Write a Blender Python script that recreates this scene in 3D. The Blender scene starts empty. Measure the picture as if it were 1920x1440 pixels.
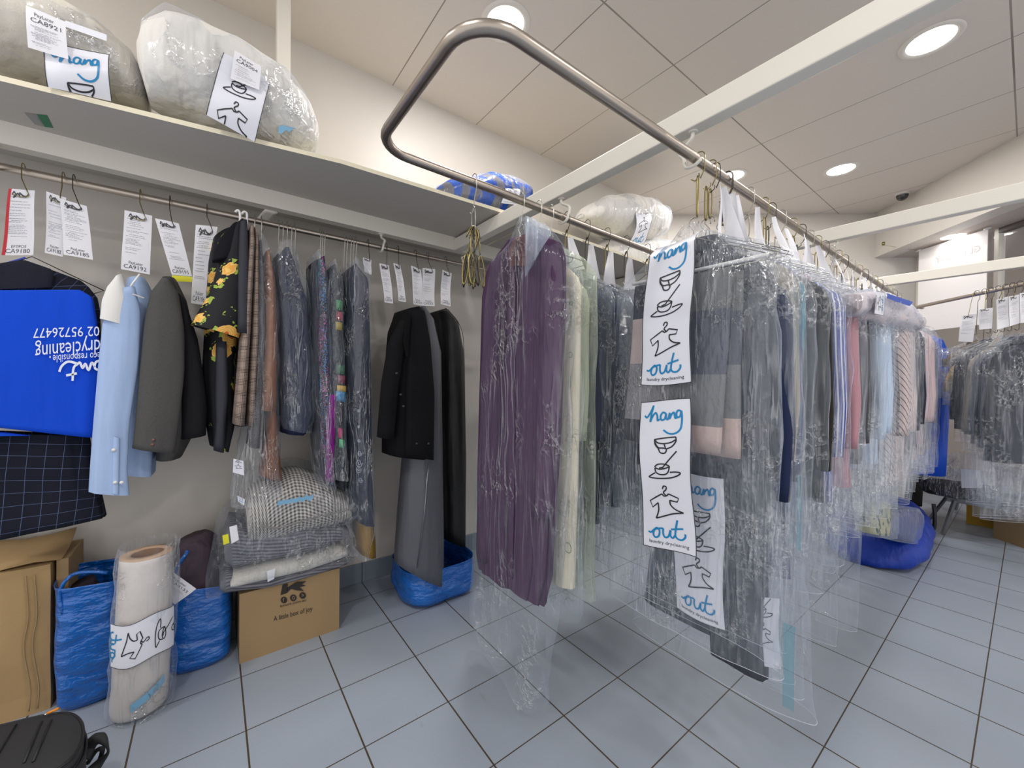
import bpy, math, random
import numpy as np
from mathutils import Vector, noise

# ------------------------------------------------------------------ scene, camera, light
SC = bpy.context.scene
COL = SC.collection
SC.view_settings.view_transform = 'Standard'
SC.view_settings.look = 'None'
SC.view_settings.exposure = 0.0
SC.view_settings.gamma = 1.0
SC.view_settings.use_curve_mapping = False
SC.cycles.transparent_max_bounces = 40
SC.cycles.max_bounces = 6
SC.cycles.diffuse_bounces = 3
SC.cycles.glossy_bounces = 3
SC.cycles.transmission_bounces = 4
SC.cycles.caustics_reflective = False
SC.cycles.caustics_refractive = False
SC.cycles.sample_clamp_indirect = 4.0

YAW, PITCH, ROLL, FPX = 0.920661457, -0.0110288166, 0.0114224046, 738.261928
CAMZ = 3.95535 * 0.306


def cam_axes():
    cy, sy = math.cos(YAW), math.sin(YAW)
    f = Vector((cy * math.cos(PITCH), sy * math.cos(PITCH), math.sin(PITCH)))
    r = Vector((sy, -cy, 0))
    u = r.cross(f)
    return (r * math.cos(ROLL) + u * math.sin(ROLL), -r * math.sin(ROLL) + u * math.cos(ROLL), f)


CR, CU, CF = cam_axes()
cam_data = bpy.data.cameras.new('camera')
cam = bpy.data.objects.new('camera', cam_data)
COL.objects.link(cam)
cam_data.sensor_width = 36
cam_data.lens = FPX / 1920 * 36
cam_data.clip_start = 0.02
from mathutils import Matrix
cam.matrix_world = Matrix(((CR.x, CU.x, -CF.x, 0), (CR.y, CU.y, -CF.y, 0), (CR.z, CU.z, -CF.z, CAMZ), (0, 0, 0, 1)))
SC.camera = cam


def P(px, ax, val):
    """where the sight line of a photo pixel meets the plane  axis = val  (metres)"""
    d = CF + CR * ((px[0] - 960) / FPX) - CU * ((px[1] - 720) / FPX)
    o = Vector((0, 0, CAMZ))
    return o + d * ((val - o[ax]) / d[ax])


def lin(c):
    if isinstance(c, str):
        c = [int(c[i:i + 2], 16) / 255 for i in (0, 2, 4)]
    return tuple((x / 12.92 if x <= .04045 else ((x + .055) / 1.055) ** 2.4) for x in c[:3]) + (1,)


world = bpy.data.worlds.new('world')
SC.world = world
world.use_nodes = True
world.node_tree.nodes['Background'].inputs[0].default_value = (1.0, .98, .97, 1)
world.node_tree.nodes['Background'].inputs[1].default_value = 1.1
LAMP_W = 14.8
LAMPS = [(1.165, 1.62), (2.97, .34), (4.18, .985), (3.583, 1.595), (-.65, .35), (.55, -.95), (1.8, -.95), (3.6, -1.2), (5.0, -.6), (-1.3, 1.5)]

# ------------------------------------------------------------------ materials


def nt(name):
    m = bpy.data.materials.new(name)
    m.use_nodes = True
    t = m.node_tree
    return m, t, t.nodes['Principled BSDF'], t.nodes['Material Output']


def nd(t, kind, **kw):
    n = t.nodes.new('ShaderNode' + kind)
    for k, v in kw.items():
        if k.startswith('i_'):
            n.inputs[int(k[2:]) if k[2:].isdigit() else k[2:].replace('_', ' ')].default_value = v
        else:
            setattr(n, k, v)
    return n


def mth(t, op, a, b=None, c=None):
    n = t.nodes.new('ShaderNodeMath')
    n.operation = op
    for i, x in enumerate((a, b, c)):
        if x is None:
            continue
        if isinstance(x, (int, float)):
            n.inputs[i].default_value = x
        else:
            t.links.new(x, n.inputs[i])
    return n.outputs[0]


def mixc(t, fac, a, b):
    n = t.nodes.new('ShaderNodeMix')
    n.data_type = 'RGBA'
    for i, x in ((0, fac), (6, a), (7, b)):
        if isinstance(x, (int, float, tuple)):
            n.inputs[i].default_value = x
        else:
            t.links.new(x, n.inputs[i])
    return n.outputs[2]


def coords(t, which='Object'):
    n = t.nodes.new('ShaderNodeTexCoord')
    s = t.nodes.new('ShaderNodeSeparateXYZ')
    t.links.new(n.outputs[which], s.inputs[0])
    return n.outputs[which], s.outputs[0], s.outputs[1], s.outputs[2]


def noise_n(t, vec, scale, detail=3, rough=.5):
    n = t.nodes.new('ShaderNodeTexNoise')
    n.inputs['Scale'].default_value = scale
    n.inputs['Detail'].default_value = detail
    n.inputs['Roughness'].default_value = rough
    if vec is not None:
        t.links.new(vec, n.inputs['Vector'])
    return n.outputs[0]


def scaled(t, vec, s):
    n = t.nodes.new('ShaderNodeVectorMath')
    n.operation = 'MULTIPLY'
    t.links.new(vec, n.inputs[0])
    n.inputs[1].default_value = s
    return n.outputs[0]


def bump(t, b, h, strength=.3, dist=.01):
    n = t.nodes.new('ShaderNodeBump')
    n.inputs['Strength'].default_value = strength
    n.inputs['Distance'].default_value = dist
    t.links.new(h, n.inputs['Height'])
    t.links.new(n.outputs[0], b.inputs['Normal'])
    return n.outputs[0]


def line_mask(t, x, x0, s, w):
    """1 within w/2 of x0 + k*s"""
    v = mth(t, 'DIVIDE', mth(t, 'SUBTRACT', x, x0), s)
    d = mth(t, 'ABSOLUTE', mth(t, 'SUBTRACT', v, mth(t, 'ROUND', v)))
    return mth(t, 'LESS_THAN', d, w / s / 2)


MATS = {}


def simple(name, c, rough=.6, metal=0., var=.0, bscale=0., bstr=0., spec=.5, vscale=6, coat=0):
    if name in MATS:
        return MATS[name]
    m, t, b, o = nt(name)
    b.inputs['Roughness'].default_value = rough
    b.inputs['Metallic'].default_value = metal
    b.inputs['Specular IOR Level'].default_value = spec
    b.inputs['Coat Weight'].default_value = coat
    c = lin(c)
    v, x, y, z = coords(t)
    n = noise_n(t, v, vscale, 4)
    d = tuple(q * (1 - var) for q in c[:3]) + (1,)
    e = tuple(min(1, q * (1 + var)) for q in c[:3]) + (1,)
    t.links.new(mixc(t, n, d, e), b.inputs['Base Color'])
    if bstr:
        bump(t, b, noise_n(t, v, bscale, 2), bstr, .004)
    MATS[name] = m
    return m


def fabric(name, c, rough=.92, fold=.35, fscale=9, zs=.18, sheen=.0, var=.12, weave=True, spec=.25, fine=0):
    """cloth with soft vertical creases in its bump and a fine weave"""
    if name in MATS:
        return MATS[name]
    m, t, b, o = nt(name)
    b.inputs['Roughness'].default_value = rough
    b.inputs['Specular IOR Level'].default_value = spec
    b.inputs['Sheen Weight'].default_value = sheen
    c = lin(c) if isinstance(c, (str, list)) else c
    v, x, y, z = coords(t)
    n = noise_n(t, v, 260, 2)
    base = mixc(t, n, tuple(q * (1 - var) for q in c[:3]) + (1,), tuple(min(1, q * (1 + var)) for q in c[:3]) + (1,))
    t.links.new(base, b.inputs['Base Color'])
    h = mth(t, 'ADD', mth(t, 'MULTIPLY', noise_n(t, scaled(t, v, (1, 1, zs)), fscale, 3), 1.0), mth(t, 'MULTIPLY', n, .015))
    bump(t, b, h, fold, .05)
    MATS[name] = m
    return m


def uv_fabric(name, build, rough=.9, fold=.3, fscale=9, metal=0, spec=.3):
    m, t, b, o = nt(name)
    b.inputs['Roughness'].default_value = rough
    b.inputs['Specular IOR Level'].default_value = spec
    b.inputs['Metallic'].default_value = metal
    uv, u, v, w = coords(t, 'UV')
    t.links.new(build(t, uv, u, v), b.inputs['Base Color'])
    ob, x, y, z = coords(t)
    bump(t, b, noise_n(t, scaled(t, ob, (1, 1, .25)), fscale, 3), fold, .05)
    MATS[name] = m
    return m


def film(name, tint=(1, 1, 1), haze=.06, gloss=.10, scale=14, strength=1.0, rough=.16, hcol=(.74, .84, 1.0)):
    """thin clear polythene: mostly see-through, glossy creases, slight milky haze"""
    if name in MATS:
        return MATS[name]
    m, t, b, o = nt(name)
    t.nodes.remove(b)
    v, x, y, z = coords(t)
    tr = nd(t, 'BsdfTransparent')
    tr.inputs[0].default_value = tuple(tint) + (1,)
    gl = nd(t, 'BsdfGlossy')
    gl.inputs['Roughness'].default_value = rough
    gl.inputs[0].default_value = (1, 1, 1, 1)
    df = nd(t, 'BsdfDiffuse')
    df.inputs[0].default_value = tuple(hcol) + (1,)
    tl = nd(t, 'BsdfTranslucent')
    tl.inputs[0].default_value = tuple(hcol) + (1,)
    # creases: fine pleats running down the bag, and crumpled patches, their highlights painted in as extra gloss and haze
    def ridged(vec, sc, k, det=2):
        r_ = mth(t, 'SUBTRACT', 1, mth(t, 'MULTIPLY', mth(t, 'ABSOLUTE', mth(t, 'SUBTRACT', noise_n(t, vec, sc, det, .5), .5)), k))
        return mth(t, 'MAXIMUM', r_, 0)

    def patchy(vec, sc, lo, k):
        q_ = mth(t, 'MULTIPLY', mth(t, 'SUBTRACT', noise_n(t, vec, sc, 2), lo), k)
        return mth(t, 'MINIMUM', mth(t, 'MAXIMUM', q_, 0), 1)
    pleat = mth(t, 'MULTIPLY', ridged(scaled(t, v, (1, 1, .09)), scale * 1.5, 15), patchy(scaled(t, v, (1, 1, .3)), 5, .40, 5))
    crump = mth(t, 'MULTIPLY', ridged(v, scale * 1.7, 15, 4), patchy(scaled(t, v, (1, 1, .7)), 6.5, .52, 9))
    n2 = noise_n(t, scaled(t, v, (1, 1, .5)), scale * 2.2, 2)
    h = mth(t, 'ADD', mth(t, 'ADD', mth(t, 'MULTIPLY', pleat, .4), mth(t, 'MULTIPLY', crump, .6)), mth(t, 'MULTIPLY', n2, .6))
    bp = nd(t, 'Bump')
    bp.inputs['Strength'].default_value = strength
    bp.inputs['Distance'].default_value = .012
    t.links.new(h, bp.inputs['Height'])
    for s in (gl, df):
        t.links.new(bp.outputs[0], s.inputs['Normal'])
    lw = nd(t, 'LayerWeight')
    lw.inputs[0].default_value = .35
    f = mth(t, 'POWER', lw.outputs['Facing'], 2.4)
    fac = mth(t, 'ADD', mth(t, 'MULTIPLY', f, .14), mth(t, 'ADD', gloss * .22, mth(t, 'ADD', mth(t, 'MULTIPLY', pleat, gloss * 1.1), mth(t, 'MULTIPLY', crump, gloss * 3.6))))
    fac = mth(t, 'MINIMUM', fac, .75)
    hz = mth(t, 'ADD', mth(t, 'MULTIPLY', mth(t, 'ADD', pleat, mth(t, 'MULTIPLY', crump, .6)), haze * 1.1), haze * .8)
    hz = mth(t, 'MINIMUM', mth(t, 'ADD', hz, mth(t, 'MULTIPLY', f, haze * 2.9)), .8)
    m0 = nd(t, 'MixShader', i_0=.5)
    t.links.new(df.outputs[0], m0.inputs[1])
    t.links.new(tl.outputs[0], m0.inputs[2])
    m1 = nd(t, 'MixShader')
    t.links.new(hz, m1.inputs[0])
    t.links.new(tr.outputs[0], m1.inputs[1])
    t.links.new(m0.outputs[0], m1.inputs[2])
    m2 = nd(t, 'MixShader')
    t.links.new(fac, m2.inputs[0])
    t.links.new(m1.outputs[0], m2.inputs[1])
    t.links.new(gl.outputs[0], m2.inputs[2])
    t.links.new(m2.outputs[0], o.inputs[0])
    MATS[name] = m
    return m


def glow(name, c, s):
    m, t, b, o = nt(name)
    b.inputs['Base Color'].default_value = (0, 0, 0, 1)
    b.inputs['Emission Color'].default_value = lin(c)
    b.inputs['Emission Strength'].default_value = s
    return m


# ------------------------------------------------------------------ mesh helpers
rnd = random.Random(4)


def wloc(o):
    v = Vector((0, 0, 0))
    while o is not None:
        v += o.location
        o = o.parent
    return v


def mesh_obj(name, vs, fs, mat, parent=None, smooth=True, uv=None, origin=None, matfn=None, label=None):
    off = wloc(parent) if parent else Vector(origin) if origin is not None else Vector((0, 0, 0))
    me = bpy.data.meshes.new(name)
    vs = [Vector(v) for v in vs]
    me.from_pydata([tuple(v - off) for v in vs], [], fs)
    mats = mat if isinstance(mat, (list, tuple)) else [mat]
    for m in mats:
        me.materials.append(m)
    if smooth:
        for p in me.polygons:
            p.use_smooth = True
    if matfn:
        for p in me.polygons:
            c = Vector((0, 0, 0))
            for i in p.vertices:
                c += vs[i]
            p.material_index = matfn(c / len(p.vertices), p.index)
    if uv:
        l = me.uv_layers.new(name='uv')
        for lp in me.loops:
            l.data[lp.index].uv = uv[lp.vertex_index]
    me.update()
    o = bpy.data.objects.new(name, me)
    COL.objects.link(o)
    if parent:
        o.parent = parent
    else:
        o.location = off
    if label:
        o['label'] = label
    return o


def thing(name, label, cat, loc, group=None):
    o = bpy.data.objects.new(name, None)
    o.empty_display_size = .05
    COL.objects.link(o)
    o.location = loc
    return tag(o, label, cat, group)


def tag(o, label, cat, group=None):
    o['label'] = label
    o['category'] = cat
    if group:
        o['group'] = group
    return o


def struct(o):
    o['kind'] = 'structure'
    return o


def box_vf(x0, x1, y0, y1, z0, z1):
    v = [(x, y, z) for z in (z0, z1) for y in (y0, y1) for x in (x0, x1)]
    f = [(0, 2, 3, 1), (4, 5, 7, 6), (0, 1, 5, 4), (2, 6, 7, 3), (0, 4, 6, 2), (1, 3, 7, 5)]
    return v, f


def boxo(name, b, mat, parent=None, bevel=0, **k):
    v, f = box_vf(*b)
    o = mesh_obj(name, v, f, mat, parent, smooth=False, origin=None if parent else ((b[0] + b[1]) / 2, (b[2] + b[3]) / 2, b[4]), **k)
    if bevel:
        md = o.modifiers.new('bevel', 'BEVEL')
        md.width = bevel
        md.segments = 2
    return o


def prism(pts, z0, z1):
    n = len(pts)
    v = [(x, y, z0) for x, y in pts] + [(x, y, z1) for x, y in pts]
    f = [tuple(reversed(range(n))), tuple(range(n, 2 * n))] + [(i, (i + 1) % n, n + (i + 1) % n, n + i) for i in range(n)]
    return v, f


def join(parts):
    V, F = [], []
    for v, f in parts:
        k = len(V)
        V += [tuple(a) for a in v]
        F += [tuple(i + k for i in g) for g in f]
    return V, F


def tube_vf(pts, r, n=8, closed=False, caps=True):
    pts = [Vector(p) for p in pts]
    N = len(pts)
    rr = r if isinstance(r, (list, tuple)) else [r] * N
    V, F = [], []
    ref = None
    for i, p in enumerate(pts):
        a = pts[(i - 1) % N] if (closed or i) else pts[0]
        b = pts[(i + 1) % N] if (closed or i < N - 1) else pts[-1]
        d = (b - a).normalized()
        if ref is None:
            ref = Vector((0, 0, 1)) if abs(d.z) < .8 else Vector((1, 0, 0))
            ref = (ref - d * ref.dot(d)).normalized()
        else:
            q = ref - d * ref.dot(d)
            ref = q.normalized() if q.length > 1e-6 else ref
        s = d.cross(ref)
        for k in range(n):
            th = 2 * math.pi * k / n
            V.append(p + (ref * math.cos(th) + s * math.sin(th)) * rr[i])
    M = N if closed else N - 1
    for i in range(M):
        for k in range(n):
            j = (i + 1) % N
            F.append((i * n + k, i * n + (k + 1) % n, j * n + (k + 1) % n, j * n + k))
    if caps and not closed:
        F.append(tuple(reversed(range(n))))
        F.append(tuple(range((N - 1) * n, N * n)))
    return V, F


def spline(pts, k=6):
    """Catmull-Rom through the points"""
    pts = [np.array(p, float) for p in pts]
    if len(pts) < 3:
        return [tuple(p) for p in pts]
    out = []
    q = [2 * pts[0] - pts[1]] + pts + [2 * pts[-1] - pts[-2]]
    for i in range(1, len(q) - 2):
        for s in range(k):
            t = s / k
            a, b, c, d = q[i - 1], q[i], q[i + 1], q[i + 2]
            out.append(.5 * ((2 * b) + (c - a) * t + (2 * a - 5 * b + 4 * c - d) * t * t + (3 * b - a - 3 * c + d) * t ** 3))
    out.append(pts[-1])
    return [tuple(p) for p in out]


def interp(tab, n):
    """resample a table of rows (first column = parameter) smoothly"""
    T = np.array(tab, float)
    s = np.linspace(T[0, 0], T[-1, 0], n)
    return [tuple(np.interp(x, T[:, 0], T[:, j]) for j in range(T.shape[1])) for x in s]


def loft_vf(rings, n=40, power=2.4, fold=0., nf=7, seed=0, crumple=0., cf=9, cap0=False, cap1=False, drift=1.5, foldgrow=True):
    """rings: (centre, a-vector, b-vector).  Folds run along the loft; crumple is 3-D noise."""
    V, UVs, F = [], [], []
    R = random.Random(seed)
    ph = [R.uniform(0, 6.28) for _ in range(4)]
    N = len(rings)
    acc = 0
    prev = None
    for i, (c, a, b) in enumerate(rings):
        c, a, b = Vector(c), Vector(a), Vector(b)
        if prev is not None:
            acc += (c - prev).length
        prev = c
        t = i / (N - 1)
        g = (.25 + .75 * t) if foldgrow else 1
        per = 0
        last = None
        mn = min(a.length, b.length)
        for k in range(n + 1):
            th = 2 * math.pi * (k % n) / n + math.pi / 2
            ct, st = math.cos(th), math.sin(th)
            p = math.copysign(abs(ct) ** (2 / power), ct)
            q = math.copysign(abs(st) ** (2 / power), st)
            base = a * p + b * q
            out = base.normalized() if base.length > 1e-9 else Vector((0, 0, 1))
            d = 0
            if fold:
                d += fold * g * (math.sin(nf * th + ph[0] + drift * t) * .6 + math.sin((nf * 2 - 1) * th + ph[1] - drift * t * 1.7) * .4)
            pt = c + base
            if crumple:
                x = pt * cf + Vector((seed * 3.1, seed, 0))
                d += crumple * (noise.noise(x) + .5 * noise.noise(x * 2.3))
            pt = pt + out * d
            if last is not None:
                per += (pt - last).length
            last = pt
            V.append(pt)
            UVs.append((per, -acc))
    m = n + 1
    for i in range(N - 1):
        for k in range(n):
            F.append((i * m + k, (i + 1) * m + k, (i + 1) * m + k + 1, i * m + k + 1))
    for cap, i in ((cap0, 0), (cap1, N - 1)):
        if cap:
            idx = [i * m + k for k in range(n)]
            F.append(tuple(idx if i == 0 else reversed(idx)))
    return V, F, UVs


def loft(name, rings, mat, parent=None, label=None, origin=None, solid=0, **k):
    V, F, UVs = loft_vf(rings, **k)
    o = mesh_obj(name, V, F, mat, parent, uv=UVs, label=label, origin=origin)
    if solid:
        md = o.modifiers.new('thickness', 'SOLIDIFY')
        md.thickness = solid
    return o


def sil(stations, ax, val, depth, nr=18):
    """Rings from photo outlines: stations are pairs of pixel points, seen on the plane axis=val (the near
    side of the thing); the thing is `depth` deep behind that plane (a number, or one per station)."""
    n = len(stations)
    tab = []
    for i, (p, q) in enumerate(stations):
        a = P(p, ax, val)
        b = P(q, ax, val)
        d = depth[i] if isinstance(depth, (list, tuple)) else depth
        tab.append((i,) + tuple((a + b) / 2) + tuple((b - a) / 2) + (d,))
    out = []
    for r in interp(tab, nr):
        c = Vector(r[1:4])
        a = Vector(r[4:7])
        e = Vector((0, 0, 0))
        e[ax] = 1
        out.append((c + e * r[7] / 2, a, e * r[7] / 2))
    return out


def grid_vf(fn, nu, nv):
    V = [fn(i / nu, j / nv) for j in range(nv + 1) for i in range(nu + 1)]
    F = [(j * (nu + 1) + i, j * (nu + 1) + i + 1, (j + 1) * (nu + 1) + i + 1, (j + 1) * (nu + 1) + i) for j in range(nv) for i in range(nu)]
    return V, F


def ribbon2(pts, w, closed=False):
    """flat 2-D stroke as quads"""
    pts = [np.array(p, float) for p in pts]
    V, F = [], []
    N = len(pts)
    for i, p in enumerate(pts):
        a = pts[max(i - 1, 0)]
        b = pts[min(i + 1, N - 1)]
        d = b - a
        L = np.hypot(*d) or 1
        nrm = np.array((-d[1], d[0])) / L * w / 2
        V += [tuple(p + nrm), tuple(p - nrm)]
    F = [(2 * i, 2 * i + 1, 2 * i + 3, 2 * i + 2) for i in range(N - 1)]
    return V, F


_TX = {}


def text2(s, bold=False):
    """text as a flat 2-D mesh, baseline at 0, cap height 1 -> (verts, faces, width)"""
    if s in _TX:
        return _TX[s]
    cu = bpy.data.curves.new('t', 'FONT')
    cu.body = s
    cu.resolution_u = 2
    cu.fill_mode = 'FRONT'
    ob = bpy.data.objects.new('t', cu)
    COL.objects.link(ob)
    dg = bpy.context.evaluated_depsgraph_get()
    me = bpy.data.meshes.new_from_object(ob.evaluated_get(dg))
    v = [(a.co.x / .73, a.co.y / .73) for a in me.vertices]
    f = [tuple(p.vertices) for p in me.polygons]
    bpy.data.objects.remove(ob)
    bpy.data.curves.remove(cu)
    bpy.data.meshes.remove(me)
    w = max(a[0] for a in v) if v else 1
    _TX[s] = (v, f, w)
    return _TX[s]


def text_at(s, u0, v0, width, height=None):
    """text placed in a (u right, v down) sheet: left/baseline at (u0, v0)"""
    v, f, w = text2(s)
    k = width / w
    h = height if height else k
    return [(u0 + x * k, v0 - y * h) for x, y in v], f


def on(fn, vf):
    return [fn(u, v) for u, v in vf[0]], vf[1]


# logo art, in the pixel frame of a 270-wide sheet whose top-left is (270,102)
def art(pts, dy=0):
    return [((x - 270) / 270, (y + dy - 102) / 270) for x, y in pts]


def logo_strokes():
    blue, black = [], []
    dy = -901
    blue += [spline(art([(300, 1080), (314, 1090), (334, 1062), (350, 1028), (340, 1070), (334, 1115), (345, 1088), (362, 1068), (372, 1084), (374, 1110), (386, 1104)], dy)),
             spline(art([(418, 1076), (402, 1070), (390, 1090), (396, 1110), (412, 1104), (420, 1076), (418, 1100), (428, 1108), (438, 1076), (436, 1106), (446, 1084), (458, 1074), (462, 1092), (464, 1104), (474, 1100)], dy)),
             spline(art([(494, 1070), (480, 1064), (470, 1080), (474, 1100), (488, 1094), (494, 1068), (496, 1110), (488, 1160), (462, 1184), (430, 1184), (404, 1164)], dy))]
    blue += [spline(art([(303, 822), (318, 824), (334, 808), (352, 794), (364, 810), (358, 838), (340, 848), (330, 832), (338, 806), (362, 796), (384, 792)])),
             spline(art([(384, 792), (382, 820), (390, 840), (408, 832), (420, 798), (418, 826), (428, 838), (442, 820)])),
             spline(art([(458, 738), (448, 780), (442, 820), (452, 838), (472, 840), (488, 824), (490, 806)])),
             spline(art([(424, 792), (452, 786), (482, 780)]))]
    black += [spline(art([(357, 312), (410, 306), (465, 302)])), spline(art([(465, 302), (464, 326), (444, 352), (418, 364)])),
              spline(art([(358, 312), (372, 330), (405, 336), (440, 330), (464, 316)])), art([(405, 336), (412, 364)]),
              spline(art([(357, 312), (360, 340), (374, 362), (384, 384), (404, 388), (414, 378), (416, 364)])),
              spline(art([(360, 330), (366, 345), (378, 358), (400, 360), (416, 364)]))]
    black += [spline(art([(350, 462), (368, 448), (400, 446), (428, 456), (408, 468), (376, 474), (352, 466)])),
              spline(art([(352, 468), (356, 490), (376, 502), (408, 500), (424, 484), (430, 456)])), art([(392, 466), (430, 420), (468, 376)]),
              art([(374, 468), (392, 464)]), spline(art([(352, 494), (330, 508), (320, 520), (370, 524), (430, 518), (470, 504), (488, 488), (466, 484), (432, 488)]))]
    black += [spline(art([(390, 580), (396, 564), (410, 566), (410, 580), (400, 590), (396, 600), (408, 612)])),
              spline(art([(386, 606), (398, 616), (414, 612), (422, 602)])), art([(386, 606), (350, 628), (318, 650), (332, 684), (364, 656)]),
              spline(art([(364, 656), (366, 690), (360, 716), (350, 742)])), spline(art([(350, 742), (390, 726), (440, 706), (492, 694)])),
              spline(art([(492, 694), (456, 682), (432, 660), (428, 636)])), art([(422, 602), (474, 620), (466, 640), (428, 636)])]
    return blue, black


LOGO_H = 806 / 270


def logo(fn, parent, name='printed_panel', vlo=0., vhi=LOGO_H, off=.0012, nrm=None, sheet=True, text=True, nu=6, nv=14, mats=None, blue_part=True, border=True):
    """white printed panel with its art.  fn(u,v,lift) gives the point for u in 0..1, v in vlo..vhi."""
    white, bl, bk = mats or (M_PANEL, M_INKBLUE, M_INKBLACK)
    o = parent
    if sheet:
        V, F = grid_vf(lambda u, v: fn(u, vlo + (vhi - vlo) * v, 0), nu, nv)
        o = mesh_obj(name, V, F, white, parent)
    B, K = logo_strokes()
    inside = lambda pts: [p for p in pts if vlo <= p[1] <= vhi]
    for word, strokes in (('hang', B[:3]), ('out', B[3:])):
        parts = []
        for s in strokes:
            s = inside(s)
            if len(s) > 1:
                parts.append(on(lambda u, v: fn(u, v, off), ribbon2(s, .034)))
        if parts and blue_part:
            mesh_obj('lettering', *join(parts), bl, o, smooth=False, label='blue handwritten word ' + word)
    parts = []
    for s in K:
        s = inside(s)
        if len(s) > 1:
            parts.append(on(lambda u, v: fn(u, v, off), ribbon2(s, .026)))
    if border:
        e = .006
        nvv = 24
        for uu in (e, 1 - e):
            parts.append(on(lambda u, v: fn(u, v, off * .7), ribbon2([(uu, vlo + (vhi - vlo) * i / nvv) for i in range(nvv + 1)], .014)))
        for vv in ([vlo + .006] if vlo <= 0 else []) + ([vhi - .006] if vhi >= LOGO_H - .01 else []):
            parts.append(on(lambda u, v: fn(u, v, off * .7), ribbon2([(i / 8, vv) for i in range(9)], .014)))
    if text and vhi > 2.9:
        tv, tf = text_at('laundry drycleaning', .13, (880 - 102) / 270, .74)
        parts.append(([fn(u, v, off) for u, v in tv], tf))
    if parts:
        mesh_obj('drawing', *join(parts), bk, o, smooth=False, label='black line drawings and border')
    return o


# ------------------------------------------------------------------ palette
M_PANEL = simple('printed film white', 'e6e8f2', .38, bscale=30, bstr=.15)
M_INKBLUE = simple('blue ink', '0a86c0', .4)
M_INKBLACK = simple('black ink', '26262c', .45)
M_PAPER = simple('receipt paper', 'eeeef4', .7)
M_INK = simple('thermal print', '55555c', .8)
M_INKG = simple('faint print', 'a9a9b2', .8)
M_RED = simple('red ticket stripe', 'c8323c', .7)
M_YEL = simple('yellow sticker', 'e6e234', .6)
M_STEEL = simple('brushed steel tube', 'b3a99f', .34, metal=1, var=.05)
M_CHROME = simple('bright wire', 'c9c7c2', .25, metal=1)
M_DKWIRE = simple('dark wire', '55504a', .35, metal=.9)
M_BRASS = simple('brass wire', '94885c', .3, metal=1)
M_WPAINT = simple('white painted steel', 'ece7dc', .45, var=.02)
M_WPLASTIC = simple('white plastic', 'e6e6e6', .4)
M_FILM = film('clear polythene')
M_FILM2 = film('clear polythene crisp', haze=.09, gloss=.14, scale=22, strength=1.2, rough=.15)
M_FILMT = film('tight clear wrap', haze=.12, gloss=.18, scale=22, strength=1.2, rough=.16)
M_TEAL = film('teal print on film', tint=(.70, .90, .94), haze=.20, hcol=(.25, .6, .72))
M_FILMB = film('smooth bedding bag', haze=.07, gloss=.10, scale=12, strength=.7, rough=.2)
M_FILMG = film('green tinted bag', tint=(.95, .98, .92), haze=.24, gloss=.07, scale=16, hcol=(.86, .92, .82))
M_FILMW = film('milky bag', haze=.28, gloss=.08, scale=12)

# wall / ceiling / floor materials
M_WALL, t, b, o = nt('painted wall')
v, x, y, z = coords(t)
n = noise_n(t, v, 1.2, 3)
t.links.new(mixc(t, n, lin('cfc9c1'), lin('d8d2ca')), b.inputs['Base Color'])
b.inputs['Roughness'].default_value = .45
bump(t, b, noise_n(t, v, 180, 2), .05, .002)

M_CEIL, t, b, o = nt('ceiling panels')
g = nd(t, 'NewGeometry')
s = nd(t, 'SeparateXYZ')
t.links.new(g.outputs['Position'], s.inputs[0])
lx = line_mask(t, s.outputs[0], 2.071, .6, .006)
ly = line_mask(t, s.outputs[1], 1.248, 1.165, .008)
lm = mth(t, 'MAXIMUM', lx, ly)
lm = mth(t, 'MULTIPLY', lm, mth(t, 'ADD', .35, mth(t, 'MULTIPLY', noise_n(t, g.outputs['Position'], 1.6, 2), .8)))
t.links.new(mixc(t, lm, lin('dad2ca'), lin('6e665e')), b.inputs['Base Color'])
b.inputs['Roughness'].default_value = .7
bump(t, b, mth(t, 'SUBTRACT', 1, lm), .3, .004)

M_FLOOR, t, b, o = nt('floor tiles')
g = nd(t, 'NewGeometry')
s = nd(t, 'SeparateXYZ')
t.links.new(g.outputs['Position'], s.inputs[0])
TX0, TS, TY0, TSY = .0941, .306, 1.9046, .3018
lx = line_mask(t, s.outputs[0], TX0, TS, .0055)
ly = line_mask(t, s.outputs[1], TY0, TSY, .0040)
lm = mth(t, 'MAXIMUM', lx, ly)
n1 = noise_n(t, g.outputs['Position'], 3, 4)
n2 = noise_n(t, g.outputs['Position'], 420, 2)
tile = mixc(t, n1, lin('959fac'), lin('a3acb9'))
tile = mixc(t, mth(t, 'MULTIPLY', mth(t, 'SUBTRACT', n2, .35), .5), tile, lin('bac3cf'))
grime = mth(t, 'MULTIPLY', mth(t, 'GREATER_THAN', noise_n(t, scaled(t, g.outputs['Position'], (4, 1, 1)), 5, 3), .74), .15)
tile = mixc(t, grime, tile, lin('6d6f72'))
t.links.new(mixc(t, lm, tile, lin('4c4238')), b.inputs['Base Color'])
b.inputs['Roughness'].default_value = .38
b.inputs['Specular IOR Level'].default_value = .4
bump(t, b, mth(t, 'ADD', mth(t, 'SUBTRACT', 1, lm), mth(t, 'MULTIPLY', n2, .08)), .25, .004)

# ------------------------------------------------------------------ the room
WY = 2.385
CORNER1 = (3.90, 2.385)
CORNER2 = (5.60, 1.06)
BULK_END = (3.70, -.80)
floor = struct(boxo('floor', (-2.6, 9.0, -2.8, 4.2, -.06, 0), M_FLOOR))
ceil = struct(boxo('ceiling', (-2.6, 6.0, -2.8, WY + .05, 3.0, 3.06), M_CEIL))
struct(boxo('wall_left', (-2.6, 3.95, WY, WY + .1, 0, 3.0), M_WALL))
v, f = prism([CORNER1, (CORNER1[0] + .1, CORNER1[1] + .1), (6.75, .30), (6.62, .245)], 0, 3.0)
W0F = P((1717, 483), 2, 2.54)
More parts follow.
